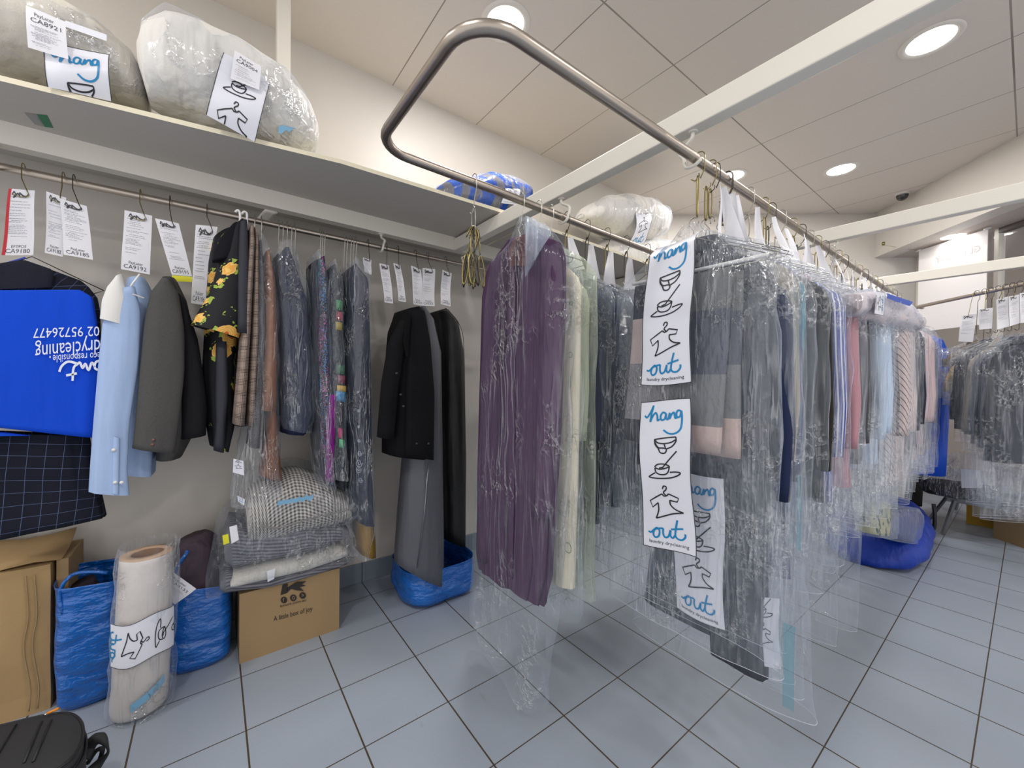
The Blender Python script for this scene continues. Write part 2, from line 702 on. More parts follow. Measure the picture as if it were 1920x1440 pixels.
# the slanting end wall, running on behind the bulkhead
v, f = prism([CORNER1, (4.0, 2.5), (W0F.x + .08, W0F.y + .09), (W0F.x, W0F.y)], 0, 3.0)
struct(mesh_obj('wall_back', v, f, M_WALL, smooth=False, origin=(5, 1.6, 0)))
dx, dy = CORNER2[0] - BULK_END[0], CORNER2[1] - BULK_END[1]
L = math.hypot(dx, dy)
nx_, ny_ = dy / L, -dx / L
v, f = prism([CORNER2, BULK_END, (BULK_END[0] + nx_ * .12, BULK_END[1] + ny_ * .12), (CORNER2[0] + .12, CORNER2[1] - .12)], 2.54, 3.0)
struct(mesh_obj('trim_1', v, f, M_WALL, smooth=False, origin=(4.9, .4, 2.54)))
# soffit over the shop window
v, f = prism([(5.68, 1.06), (3.80, -.82), (5.6, -1.6), (6.9, .2)], 2.541, 2.60)
struct(mesh_obj('trim_2', v, f, simple('soffit paint', 'c3b7ae', .6), smooth=False, origin=(5.6, 0, 2.545)))
# baseboard tiles
M_BASE, t, b, o = nt('baseboard tiles')
g = nd(t, 'NewGeometry')
s = nd(t, 'SeparateXYZ')
t.links.new(g.outputs['Position'], s.inputs[0])
t.links.new(mixc(t, line_mask(t, s.outputs[0], TX0, TS, .005), lin('7f8a96'), lin('4c4238')), b.inputs['Base Color'])
b.inputs['Roughness'].default_value = .3
struct(boxo('baseboard_left', (-2.6, 3.9, WY - .012, WY, 0, .115), M_BASE, bevel=.004))

# shop window at the far end: frame posts, glass, the mall ceiling beyond, poster
def line_pt(t_):
    a, b_ = (6.36, .47), (4.6, -1.4)
    return (a[0] + (b_[0] - a[0]) * t_, a[1] + (b_[1] - a[1]) * t_)


M_GLASS, t, b, o = nt('window glass')
t.nodes.remove(b)
tr = nd(t, 'BsdfTransparent')
tr.inputs[0].default_value = (.93, .93, .94, 1)
gl = nd(t, 'BsdfGlossy')
gl.inputs['Roughness'].default_value = .03
mx = nd(t, 'MixShader', i_0=.08)
t.links.new(tr.outputs[0], mx.inputs[1])
t.links.new(gl.outputs[0], mx.inputs[2])
t.links.new(mx.outputs[0], o.inputs[0])
W0 = P((1718, 483), 2, 2.54)
WD = Vector((BULK_END[0] - CORNER2[0], BULK_END[1] - CORNER2[1], 0)).normalized()
WN = Vector((-WD.y, WD.x, 0))
if WN.x < 0:
    WN = -WN


def wslab(a, b_, d0, d1, z0, z1):
    p = [W0 + WD * a + WN * d0, W0 + WD * b_ + WN * d0, W0 + WD * b_ + WN * d1, W0 + WD * a + WN * d1]
    return prism([(q_.x, q_.y) for q_ in p], z0, z1)


win = mesh_obj('window_1', *wslab(-.02, 3.4, .02, .03, 0, 2.545), M_GLASS, smooth=False, origin=(W0.x, W0.y, 0))
struct(win)
t_ = P((1853, 440), 2, 2.54)
wp = (t_ - W0).dot(WD)
for a in (.0, wp + .12, 2.0, 3.2):
    mesh_obj('window_post', *wslab(a, a + .035, .0, .05, 0, 2.545), M_WPAINT, win, smooth=False)
mesh_obj('window_head', *wslab(wp + .15, 3.4, .0, .05, 2.50, 2.545), simple('dark head strip', '5b5552', .5), win, smooth=False)
struct(boxo('wall_outside', (8.6, 8.7, -2.8, 4.2, 0, 4.2), simple('mall wall', 'b9aca0', .7)))
struct(boxo('ceiling_outside', (6.35, 8.6, -2.8, 4.2, 3.4, 3.5), simple('mall ceiling', '9c949a', .7)))

# ------------------------------------------------------------------ ceiling lamps
M_LAMP = glow('lamp lens', 'fffaf2', 6.0)
M_RIM = simple('lamp rim', 'e2ddd6', .4)
whn = ['round ceiling downlight above the bend of the steel rail', 'large round ceiling downlight at the top right of the photo',
       'round ceiling downlight nearest the small dome camera', 'round ceiling downlight half hidden behind the long clothes rail']


def make_lamp(x, y, label):
    r = thing('ceiling_downlight', label, 'ceiling light', (x, y, 3.0), 'recessed ceiling downlights')
    V, F = [], []
    n = 40
    prof = [(.093, -.002), (.100, -.007), (.118, -.007), (.124, -.001)]
    for k in range(n):
        a = 2 * math.pi * k / n
        for q, z_ in prof:
            V.append((x + q * math.cos(a), y + q * math.sin(a), 3.0 + z_))
    for k in range(n):
        for j in range(3):
            F.append((k * 4 + j, ((k + 1) % n) * 4 + j, ((k + 1) % n) * 4 + j + 1, k * 4 + j + 1))
    mesh_obj('rim', V, F, M_RIM, r)
    V = [(x + .094 * math.cos(2 * math.pi * k / n), y + .094 * math.sin(2 * math.pi * k / n), 2.9985) for k in range(n)]
    mesh_obj('diffuser', V, [tuple(reversed(range(n)))], M_LAMP, r, smooth=False)
    return r


for i, (x, y) in enumerate(LAMPS):
    if i < 4:
        r = make_lamp(x, y, whn[i])
    ld = bpy.data.lights.new('lamp_light', 'AREA')
    ld.shape = 'DISK'
    ld.size = .18
    ld.energy = LAMP_W
    ld.color = (1.0, .975, .945)
    lo = bpy.data.objects.new('lamp_light', ld)
    COL.objects.link(lo)
    lo.location = (x, y, 2.99)
    if i < 4:
        lo.parent = r
        lo.location = (0, 0, -.01)

# the recessed light in the soffit by the shop window
c = P((1787, 443), 2, 2.545)
r = thing('ceiling_downlight', 'far round downlight under the low soffit in front of the white poster', 'ceiling light', c, 'recessed ceiling downlights')
V = [(c.x + .08 * math.cos(2 * math.pi * k / 32), c.y + .08 * math.sin(2 * math.pi * k / 32), 2.5405) for k in range(32)]
mesh_obj('diffuser', V, [tuple(reversed(range(32)))], M_LAMP, r, smooth=False)
V, F = tube_vf([(c.x, c.y, 2.546), (c.x, c.y, 2.5415)], .095, 32)
mesh_obj('rim', V, F, M_RIM, r, smooth=False)
ld = bpy.data.lights.new('lamp_light', 'AREA')
ld.shape = 'DISK'
ld.size = .15
ld.energy = LAMP_W * .16
ld.color = (1.0, .975, .945)
lo = bpy.data.objects.new('lamp_light', ld)
COL.objects.link(lo)
lo.parent = r
lo.location = (0, 0, -.012)

# dome camera on the ceiling
c = P((1692, 363), 2, 3.0)
r = thing('dome_camera', 'small black security dome camera on the ceiling', 'security camera', c)
V, F = [], []
for j in range(7):
    a = j / 6 * math.pi / 2
    for k in range(20):
        q = 2 * math.pi * k / 20
        V.append((c.x + .045 * math.cos(a) * math.cos(q), c.y + .045 * math.cos(a) * math.sin(q), 2.985 - .05 * math.sin(a)))
for j in range(6):
    for k in range(20):
        F.append((j * 20 + k, j * 20 + (k + 1) % 20, (j + 1) * 20 + (k + 1) % 20, (j + 1) * 20 + k))
mesh_obj('dome', V, F, simple('smoked dome', '25252a', .12, spec=.8), r)
V, F = tube_vf([(c.x, c.y, 3.0), (c.x, c.y, 2.983)], .055, 20)
mesh_obj('base', V, F, M_RIM, r, smooth=False)

# ------------------------------------------------------------------ steel frame: three cross beams, wall beam, post, shelf
BL = ['near white cross beam running up to the top right', 'second white cross beam, in the middle distance', 'farthest white cross beam in front of the poster']
for i, X in enumerate((1.135, 2.622, 4.125)):
    o = boxo('cross_beam', (X, X + .05, -1.9, 2.075, 1.97, 2.04), M_WPAINT, bevel=.004)
    tag(o, BL[i], 'beam', 'white cross beams under the ceiling')
wb = thing('wall_beam', 'long white beam carrying the shelf along the left wall', 'beam', (1.2, 2.1, 1.97))
mesh_obj('tube', *box_vf(-1.9, 4.4, 2.075, 2.125, 1.975, 2.05), M_WPAINT, wb, smooth=False)
p0 = P((519, 80), 1, 2.078).x
p1 = P((545, 80), 1, 2.078).x
po = boxo('ceiling_post', (p0, p1, 2.078, 2.122, 2.05, 3.0), M_WPAINT, bevel=.003)
tag(po, 'white square post from shelf up to the ceiling', 'post')
# bracket under the wall beam
V, F = grid_vf(lambda u, v: (P((510, 395), 1, 2.1).x + (u - .5) * (.05 - .0 * v) - v * .07, 2.12 + v * .25, 1.975 - .10 * v ** 1.5 + .0), 4, 10)
br = mesh_obj('wall_bracket', V, F, M_WPAINT, origin=(P((510, 395), 1, 2.1).x, 2.2, 1.9))
md = br.modifiers.new('t', 'SOLIDIFY')
md.thickness = .006
tag(br, 'cream curved strap bracket between beam and wall', 'bracket')

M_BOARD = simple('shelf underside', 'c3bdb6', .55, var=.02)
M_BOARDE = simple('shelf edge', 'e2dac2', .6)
pts = [(-1.9, 2.02), (-.488, 1.803), (.4, 1.648), (1.356, 1.612), (1.356, 2.383), (-1.9, 2.383)]
pts = [(-1.9, 1.86), (-.488, 1.80), (.4, 1.648), (1.36, 1.615), (1.36, 2.383), (-1.9, 2.383)]
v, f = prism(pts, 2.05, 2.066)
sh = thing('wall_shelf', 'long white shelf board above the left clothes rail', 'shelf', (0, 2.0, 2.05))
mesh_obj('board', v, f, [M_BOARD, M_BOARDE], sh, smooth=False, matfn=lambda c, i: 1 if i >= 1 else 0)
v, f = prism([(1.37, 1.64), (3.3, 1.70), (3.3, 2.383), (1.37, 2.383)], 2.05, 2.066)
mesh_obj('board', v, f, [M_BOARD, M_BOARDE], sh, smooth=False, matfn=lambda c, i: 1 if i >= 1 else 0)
# small printed label under the shelf
q = [P(a, 2, 2.0492) for a in ((68, 214), (88, 216), (100, 240), (84, 238))]
mesh_obj('printed_label', q, [(0, 1, 2, 3)], simple('green label', '2f7d57', .6), sh, smooth=False)
q = [P(a, 2, 2.0492) for a in ((45, 211), (66, 214), (83, 238), (66, 234))]
mesh_obj('printed_label', q, [(0, 1, 2, 3)], simple('grey label', '9b9a98', .6), sh, smooth=False)

# ------------------------------------------------------------------ rails
ZW, YW = 1.905, 2.10           # wall rail
ZU = 1.89                      # the U-shaped rail
wr = thing('wall_rail', 'straight steel clothes rail along the left wall', 'clothes rail', (1, YW, ZW))
V, F = tube_vf([(-1.9, YW, ZW), (4.0, YW, ZW)], .0125, 16)
mesh_obj('tube', V, F, M_STEEL, wr)


def arc(cx, cy, r, a0, a1, n=8):
    return [(cx + r * math.cos(math.radians(a0 + (a1 - a0) * i / n)), cy + r * math.sin(math.radians(a0 + (a1 - a0) * i / n))) for i in range(n + 1)]


UX0, UYR, UYL = .379, .627, 1.17
path = [(4.74, UYR + .01)] + [(1.2, UYR)]
rr = .10
path += [(UX0 + rr + .03, UYR)] + arc(UX0 + rr, UYR + rr, rr, 270, 180) + arc(UX0 + rr, UYL - rr, rr, 180, 90)
path += [(.8, UYL + .004), (1.4, UYL + .03), (4.6, UYL + .12)]
ur = thing('u_shaped_rail', 'big steel rail bent round in a U overhead', 'clothes rail', (UX0, .9, ZU))
V, F = tube_vf([(x, y, ZU) for x, y in path], .0145, 18)
mesh_obj('tube', V, F, M_STEEL, ur)
# white rail hooks
def rail_hook(parent, bx, by, ry, z0, flip=1, r=.0055, drop=.0):
    zr = parent.location.z
    p = spline([(bx, by, z0), (bx, by + .004 * flip, z0 - .02), (bx + .004, by + .042 * flip, z0 - .045), (bx + .004, ry + .036 * flip, zr + .012),
                (bx, ry + .026 * flip, zr - .018), (bx, ry, zr - .024), (bx, ry - .022 * flip, zr - .014)], 5)
    V, F = tube_vf(p, r, 8)
    mesh_obj('support_hook', V, F, M_WPAINT, parent, label='white painted steel hook')
    V, F = tube_vf([(bx, by, z0), (bx, by, z0 - .004)], .014, 12)
    mesh_obj('hook_plate', V, F, M_WPAINT, parent, smooth=False)


for bx in (1.16, 2.647, 4.15):
    rail_hook(ur, bx, UYR + .005, UYR, 1.97, 1)
    rail_hook(ur, bx, UYL + .03, UYL + .03 + (bx - 1.4) * .028, 1.97, -1)
for bx in (-.58, .71, 2.1, 3.3):
    rail_hook(wr, bx, YW - .005, YW, 1.975, -1, r=.006)

# diagonal rail at the right, far end curved
RA, RB = Vector((4.82, .56, 1.88)), Vector((4.05, -.17, 1.88))
RD = (RB - RA).normalized()
rt = thing('end_rail', 'short steel clothes rail at the right edge of the photo', 'clothes rail', (4.5, .1, 1.88))
pp = [RA + Vector((.12, .02, 0)), RA + Vector((.06, .025, 0)), RA, RB, RB + RD * .5]
V, F = tube_vf(spline(pp, 5), .0135, 14)
mesh_obj('tube', V, F, M_STEEL, rt)
rail_hook(rt, 4.15, -.06, -.06, 1.97, 1)

# ------------------------------------------------------------------ hangers, hooks, tickets
def hook_pts(x, y, ztop, length, dirx=(0, 1), r=.018, curl=.012, lean=0.):
    """wire that loops over a rail at (x, y, ztop) and runs down; dirx = horizontal direction across the rail"""
    a, b = dirx
    L = lambda s, z: (x + a * s + lean * (ztop - z), y + b * s, z)
    p = [L(r * math.cos(math.radians(k)), ztop + .0135 + (r - .0135) * 0 + r * math.sin(math.radians(k)) - .004) for k in range(215, -1, -30)]
    p += [L(r, ztop - .03), L(r * .3, ztop - .055), L(0, ztop - length + curl)]
    p += [L(-.0, ztop - length), L(-curl, ztop - length - curl * .6), L(-2 * curl, ztop - length + .002)]
    return p


def wire_hook(x, y, ztop, length, mat, parent=None, dirx=(0, 1), r=.018, w=.0014, lean=0., name='wire_hook', curl=.012):
    V, F = tube_vf(hook_pts(x, y, ztop, length, dirx, r, curl, lean), w, 6)
    return mesh_obj(name, V, F, mat, parent, origin=None if parent else (x, y, ztop))


def coil(x, y, z, L_, mat, parent, d=(0, 1), w=.0022, name='swivel_link', rr=.010):
    """long closed wire loop (extension hook) hanging under a hook"""
    a, b = d
    pts = []
    for k in range(14):
        t_ = k / 14 * 2 * math.pi
        pts.append((x + a * rr * math.cos(t_), y + b * rr * math.cos(t_), z - L_ / 2 + (L_ / 2) * math.copysign(abs(math.sin(t_)) ** .6, math.sin(t_))))
    V, F = tube_vf(pts, w, 6, closed=True)
    return mesh_obj(name, V, F, mat, parent)


def quad_fn(TL, TR, BR, BL, bend=.01, nrm=None, wob=0.):
    TL, TR, BR, BL = map(Vector, (TL, TR, BR, BL))
    n_ = (TR - TL).cross(BL - TL).normalized()
    if n_.dot(Vector((0, 0, CAMZ)) - TL) < 0:
        n_ = -n_

    def fn(u, v, lift=0):
        p = (TL * (1 - u) + TR * u) * (1 - v) + (BL * (1 - u) + BR * u) * v
        d = bend * math.sin(v * math.pi * 1.5 + wob) + bend * .3 * math.sin(u * 5 + v * 2 + wob)
        return p + n_ * (d + lift)
    return fn


def print_lines(fn, parent, seed, num=None, pay=None, mat=None, lo=.12, hi=.72, up=False, big=.8):
    R = random.Random(seed)
    parts = []
    v = lo
    while v < hi:
        if R.random() < .85:
            a = R.choice((.1, .2, .12))
            b_ = R.uniform(.45, .9)
            x = a
            while x < b_:
                w = R.uniform(.03, .12)
                parts.append(on(lambda u, w_: fn(u, w_, .0006), ribbon2([(x, v), (min(x + w, b_), v)], .008)))
                x += w + .02
        v += R.choice((.022, .022, .03, .045))
    if parts:
        mesh_obj('small_print', *join(parts), M_INKG, parent, smooth=False, label='faint grey rows of small print')
    parts = []
    if num:
        tv, tf = text_at(num, .08, .965, big, None)
        k = .065 / max(.001, max(a[1] for a in [(0, 0.965 - q[1]) for q in tv]))
        tv = [(a, .965 - (.965 - c_) * k) for a, c_ in tv]
        parts.append(([fn(u, w_, .0008) for u, w_ in tv], tf))
    if pay:
        tv, tf = text_at(pay, .25, .885, .5, None)
        k = .045 / max(.001, max(.885 - q[1] for q in tv))
        tv = [(a, .885 - (.885 - c_) * k) for a, c_ in tv]
        parts.append(([fn(u, w_, .0008) for u, w_ in tv], tf))
    if parts:
        mesh_obj('number_print', *join(parts), mat or M_INK, parent, smooth=False, label='bold dark ticket number')


def scribble(fn, parent, u0=.15, v0=.08, s=.6, mat=None):
    pts = spline([(u0 + s * a, v0 + s * b) for a, b in ((0, .02), (.12, -.06), (.25, .04), (.1, .08), (.35, -.02), (.5, .05), (.45, -.04), (.7, .03), (.9, .04), (1.0, -.02))], 4)
    V, F = on(lambda u, v: fn(u, v, .0009), ribbon2(pts, .028))
    mesh_obj('printed_emblem', V, F, mat or M_INK, parent, smooth=False)


def ticket(px, yv, label, num=None, pay=None, hookx=None, seed=0, group=None, stripe=False, sticker=None, bend=.006, ax=1, hmat=None, railz=ZW, raily=YW, hook=True, hd=(0, -1)):
    TL, TR, BR, BL = [P(p, ax, yv) for p in px]
    r = thing('receipt_ticket', label, 'ticket', (TL + TR) / 2, group)
    fn = quad_fn(TL, TR, BR, BL, bend, wob=seed)
    V, F = grid_vf(lambda u, v: fn(u, v, 0), 4, 12)
    s = mesh_obj('paper', V, F, M_PAPER, r)
    print_lines(fn, s, seed, num, pay)
    scribble(fn, s)
    if stripe:
        V, F = grid_vf(lambda u, v: fn(u * .11, v, .0005), 1, 12)
        mesh_obj('red_stripe', V, F, M_RED, s)
    if sticker:
        q = [P(a, ax, yv - .003) for a in sticker]
        V, F = grid_vf(lambda u, v: quad_fn(*q, bend=.002)(u, v, 0), 4, 2)
        mesh_obj('yellow_sticker', V, F, M_YEL, r)
    if hook:
        hx = P(hookx, 1, raily - .02).x if hookx else (TL.x + TR.x) / 2
        c_ = (TL + TR) / 2
        z1 = fn(.55, .06, .004)
        p = hook_pts(hx, raily, railz, .05, hd)[:9]
        p = p + spline([p[-1], tuple(fn(.72, .02, .006)), tuple(fn(.80, .09, .005)), tuple(fn(.6, .12, .004)), tuple(fn(.3, .10, .004)), tuple(fn(.2, .085, .004))], 4)[1:]
        V, F = tube_vf(p, .0014, 6)
        mesh_obj('wire_hook', V, F, hmat or M_DKWIRE, r)
    return r


TG = 'paper tickets hooked on the left wall rail'
ticket([(18, 355), (66, 358), (62, 478), (2, 478)], 2.03, 'white receipt ticket numbered CA9180 with a red left edge', 'CA9180', 'EFTPOS', (40, 320), 1, TG, stripe=True, hmat=M_BRASS)
ticket([(88, 360), (125, 372), (118, 482), (84, 474)], 2.05, 'white ticket half hidden behind the one numbered CA9185', 'CA9183', 'PayLater', (116, 335), 2, TG, hmat=M_BRASS)
ticket([(112, 372), (163, 387), (175, 488), (120, 478)], 2.03, 'white receipt ticket numbered CA9185', 'CA9185', 'PayLater', (136, 340), 3, TG)
ticket([(233, 393), (285, 404), (281, 515), (227, 505)], 2.04, 'white receipt ticket numbered CA9192 above the pale blue shirt', 'CA9192', 'PayLater', (262, 368), 4, TG, hmat=M_BRASS)
ticket([(290, 408), (335, 418), (360, 518), (322, 515)], 2.04, 'white ticket numbered CA9195 with a yellow sticker at its foot', 'CA9195', 'PayLater', (318, 380), 5, TG, sticker=[(322, 516), (361, 519), (362, 529), (323, 527)])
ticket([(367, 421), (408, 425), (385, 572), (358, 568)], 2.03, 'long white ticket with faint red pen beside the floral dress', 'CA9196', 'PayLater', (388, 395), 6, TG)
for i, (q, hx, l) in enumerate([([(681, 482), (697, 488), (696, 516), (683, 510)], (692, 462), 'tiny ticket behind the last plastic-covered dress'),
                                ([(712, 493), (730, 497), (737, 569), (721, 567)], (726, 475), 'leftmost of the five small tickets right of the dresses'),
                                ([(738, 493), (751, 497), (762, 566), (748, 564)], (748, 478), 'narrow ticket, second of the five small tickets'),
                                ([(770, 498), (789, 506), (794, 573), (776, 570)], (781, 482), 'small ticket over the collar of the black coat'),
                                ([(791, 503), (815, 505), (815, 574), (793, 573)], (804, 485), 'widest small ticket, just above the black coat'),
                                ([(829, 506), (846, 513), (844, 575), (826, 570)], (838, 492), 'small ticket above the black garment cover')]):
    ticket(q, 2.04, l, 'CA%d' % (9198 + i) if i else None, 'PayLater' if i else None, hx, 10 + i, TG)

M_HWIRE = simple('hanger wire', 'a9a6a0', .3, metal=.8)


def hanger_vf(c, u, half=.205, drop=.095, hook=.06, r=.0016):
    """wire clothes hanger: c = top of its hook, u = unit direction of the shoulders"""
    c = Vector(c)
    u = Vector((u[0], u[1], 0)).normalized()
    z = Vector((0, 0, 1))
    hk = [c + u * (.016 * math.cos(math.radians(a))) + z * (-.016 + .016 * math.sin(math.radians(a))) for a in range(200, -31, -30)]
    neck = c - z * hook
    p = hk + [c - z * .04, neck]
    V1 = tube_vf(p, r, 6)
    tri = [neck, neck + u * half - z * drop, neck + u * (half - .01) - z * (drop + .012), neck - u * (half - .01) - z * (drop + .012), neck - u * half - z * drop]
    V2 = tube_vf(tri, r, 6, closed=True)
    return join([V1, V2])


M_HEM = simple('milky film hem', 'c4cad6', .3)


def vloft(name, x, y, u, tab, mat, parent, n=32, **k):
    """loft down z.  tab rows: z, half-width, half-thickness, shift along u, shift along v"""
    u = Vector((u[0], u[1], 0)).normalized()
    v = Vector((-u.y, u.x, 0))
    nr = k.pop('nr', 16)
    rows = interp([(i,) + tuple(r) + (0,) * (5 - len(r)) for i, r in enumerate(tab)], nr)
    rings = [(Vector((x, y, r[1])) + u * r[4] + v * r[5], u * r[2], v * r[3]) for r in rows]
    o = loft(name, rings, mat, parent, n=n, **k)
    if name == 'plastic_cover':
        m_ = n + 1
        vs_ = [Vector(q_.co) for q_ in o.data.vertices][-m_:-1]
        V, F = tube_vf(vs_, .0008, 4, closed=True)
        off = wloc(parent)
        mesh_obj('cover_hem', [q_ + off for q_ in V], F, M_HEM, o)
    return o


def sleeve(x, y, u, side, zs, length, mat, parent, hw=.21, r0=.052, r1=.036, vshift=0., seed=0, fold=.004, splay=.03):
    u = Vector((u[0], u[1], 0)).normalized()
    v = Vector((-u.y, u.x, 0))
    pts = []
    base = Vector((x, y, 0)) + u * (hw * side)
    tab = [(0, zs + .02, -.03, .012), (.05, zs, -.005, r0 * .7), (.15, zs - .06, .01, r0), (.4, zs - length * .4, .018, r0 * .95),
           (.7, zs - length * .7, .02 + splay * .3, (r0 + r1) / 2), (1, zs - length, .02 + splay * .2, r1)]
    rings = []
    for r in interp(tab, 14):
        c_ = base + u * (r[2] * side) + v * (vshift + .02 * r[0])
        c_.z = r[1]
        rings.append((c_, u * r[3] * .72, v * r[3]))
    return loft('sleeve', rings, mat, parent, n=18, power=2.1, fold=fold, nf=3, seed=seed, cap1=True)


def garment_parts(root, x, y, u, zn, zb, ht, kind, mat, seed, hw=.215, film_zb=None, filmmat=None, sl=.58, n=28, stripe=None, hanger=True, hangz=None, fhw=.25, fht=None, panel=False):
    R = random.Random(seed)
    if kind in ('jacket', 'shirt', 'coat', 'dress'):
        t_ = [(zn, .055, .022), (zn - .02, .075, .035), (zn - .06, hw * .66, min(.045, ht)), (zn - .10, hw * .82, ht * .8), (zn - .3, hw * .84, ht), ((zn + zb) / 2, hw * .82, ht), (zb, hw * (.92 if kind != 'shirt' else .86), ht * 1.05)]
        vloft('body', x, y, u, t_, mat, root, n=n, fold=.006 if kind != 'dress' else .012, nf=7, seed=seed, cap0=True)
        for sd in (-1, 1):
            sleeve(x, y, u, sd, zn - .095, sl + R.uniform(-.03, .03), mat, root, hw=hw * .84, r0=min(.052, ht * 1.0), r1=min(.04, ht * .8), seed=seed + sd, vshift=R.uniform(-.01, .01))
        vloft('collar', x, y, u, [(zn + .035, .045, .03), (zn + .01, .062, .042), (zn - .02, .085, .05)], mat, root, n=20, fold=.002, nf=3, seed=seed)
    elif kind == 'trousers':
        t_ = [(zn - .10, hw * .82, .010), (zn - .115, hw * .84, ht * .55), (zn - .3, hw * .82, ht * .8), (zb, hw * .75, ht)]
        vloft('trousers', x, y, u, t_, mat, root, n=n, fold=.007, nf=6, seed=seed, cap0=True, power=3)
    elif kind == 'skirt':
        t_ = [(zn - .06, hw * .7, .02), (zn - .12, hw * .75, ht * .7), (zb, hw, ht)]
        vloft('skirt', x, y, u, t_, mat, root, n=n, fold=.012, nf=8, seed=seed, cap0=True)
    if hanger:
        V, F = hanger_vf((x, y, hangz if hangz else zn + .10), u)
        mesh_obj('hanger', V, F, M_HWIRE, root)
    if film_zb is not None:
        fh = fht or ht + .012
        t_ = [(zn + .06, .012, .008), (zn + .035, .05, .02), (zn - .01, .15, .035), (zn - .06, fhw * .92, fh * .8), (zn - .12, fhw * 1.02, fh), (zn - .4, fhw * 1.03, fh * 1.05),
              ((zn + film_zb) / 2 - .1, fhw * 1.03, fh), (film_zb + .15, fhw * 1.0, fh * .9), (film_zb, fhw * .98, fh * .95)]
        vloft('plastic_cover', x, y, u, t_, filmmat or M_FILM, root, n=34, nr=30, fold=.006, nf=6, seed=seed + 50, crumple=.010, cf=7, foldgrow=False)


def strip_ticket(x, y, z0, parent, seed, w=None, L_=.22, ang=None):
    """paper slip hanging at the neck, seen nearly edge-on"""
    R = random.Random(seed)
    w = w or R.uniform(.016, .034)
    L_ *= R.uniform(.8, 1.1)
    a = ang if ang is not None else R.uniform(-1.5, .6)
    d = Vector((math.cos(a), math.sin(a), 0)) * w
    c_ = Vector((x, y, z0))
    lean = Vector((R.uniform(-.02, .03), R.uniform(-.05, -.0), 0))
    fn = quad_fn(c_ - d * .35, c_ + d * .35, c_ + d + lean + Vector((0, 0, -L_)), c_ - d + lean + Vector((0, 0, -L_)), .008, wob=seed)
    V, F = grid_vf(lambda p, q: fn(p, q, 0), 3, 8)
    return mesh_obj('paper_slip', V, F, M_PAPER, parent)


# ------------------------------------------------------------------ the long bagged row on the right-hand side of the U rail
FW = {}


def fcol(c, fold=.35, **k):
    if c not in FW:
        FW[c] = fabric('cloth ' + c, c, fold=fold, **k)
    return FW[c]


M_STRIPE = uv_fabric('blue white stripe', lambda t, uv, u, v: mixc(t, line_mask(t, u, 0, .017, .005), lin('45509c'), lin('dfe2ee')))
M_PINKST = uv_fabric('pink diagonal stripe', lambda t, uv, u, v: mixc(t, line_mask(t, mth(t, 'ADD', u, mth(t, 'MULTIPLY', v, .8)), 0, .03, .005), lin('cdbbb8'), lin('45475a')))
M_NUBBY = fabric('slate wool', '64718a', fold=.5, fscale=12, var=.3)


def near_x(px, y=.41, yy=750):
    return P((px, yy), 1, y).x


row_u = (0, 1)
ROW = [  # px range of the visible edge, material, kind, hem pixel y, cover bottom pixel y, label stem
    (1466, 1478, fcol('20232b'), 'jacket', 1000, 1240, 'black jacket in clear plastic just behind the checked blanket'),
    (1478, 1517, fcol('8f887b'), 'jacket', 986, 1288, 'taupe jacket in clear plastic in the long row'),
    (1517, 1550, M_NUBBY, 'trousers', 980, 1120, 'slate blue suit in clear plastic in the long row'),
    (1550, 1565, fcol('292723'), 'jacket', 935, 1080, 'dark olive jacket in clear plastic before the striped shirt'),
    (1565, 1573, fcol('3a2c32'), 'coat', 945, 1222, 'dark brown coat in clear plastic left of the striped shirt'),
    (1573, 1596, M_STRIPE, 'dress', 945, 1070, 'blue shirt dress with white stripes in clear plastic'),
    (1596, 1609, fcol('b3868e'), 'dress', 915, 1190, 'rose pink garment in clear plastic behind the striped shirt'),
    (1609, 1634, fcol('47474c'), 'jacket', 880, 1010, 'charcoal jacket in clear plastic right of the pink garment'),
    (1634, 1656, fcol('565a62'), 'trousers', 870, 990, 'grey trousers in clear plastic with a white paper band'),
    (1656, 1675, fcol('b4c6dc'), 'shirt', 880, 975, 'pale blue shirt in clear plastic in the long row'),
    (1675, 1685, fcol('36363a'), 'trousers', 885, 960, 'dark trousers between pale blue and pink shirts'),
    (1685, 1706, M_PINKST, 'shirt', 905, 945, 'pink shirt with dark diagonal stripes in clear plastic'),
    (1706, 1719, fcol('ccb8b3'), 'shirt', 900, 940, 'plain dusty pink shirt behind the diagonal stripes'),
    (1719, 1734, fcol('272a36'), 'jacket', 850, 905, 'dark navy jacket in clear plastic near the row end'),
    (1734, 1748, fcol('c8b0b2'), 'shirt', 860, 900, 'pale pink shirt in clear plastic near the row end'),
    (1748, 1760, fcol('55567a'), 'jacket', 850, 890, 'lavender grey jacket next to the royal blue cover'),
]
rowgroup = 'clothes in clear plastic on the long right rail'
nrow = 0
HOOKX = []
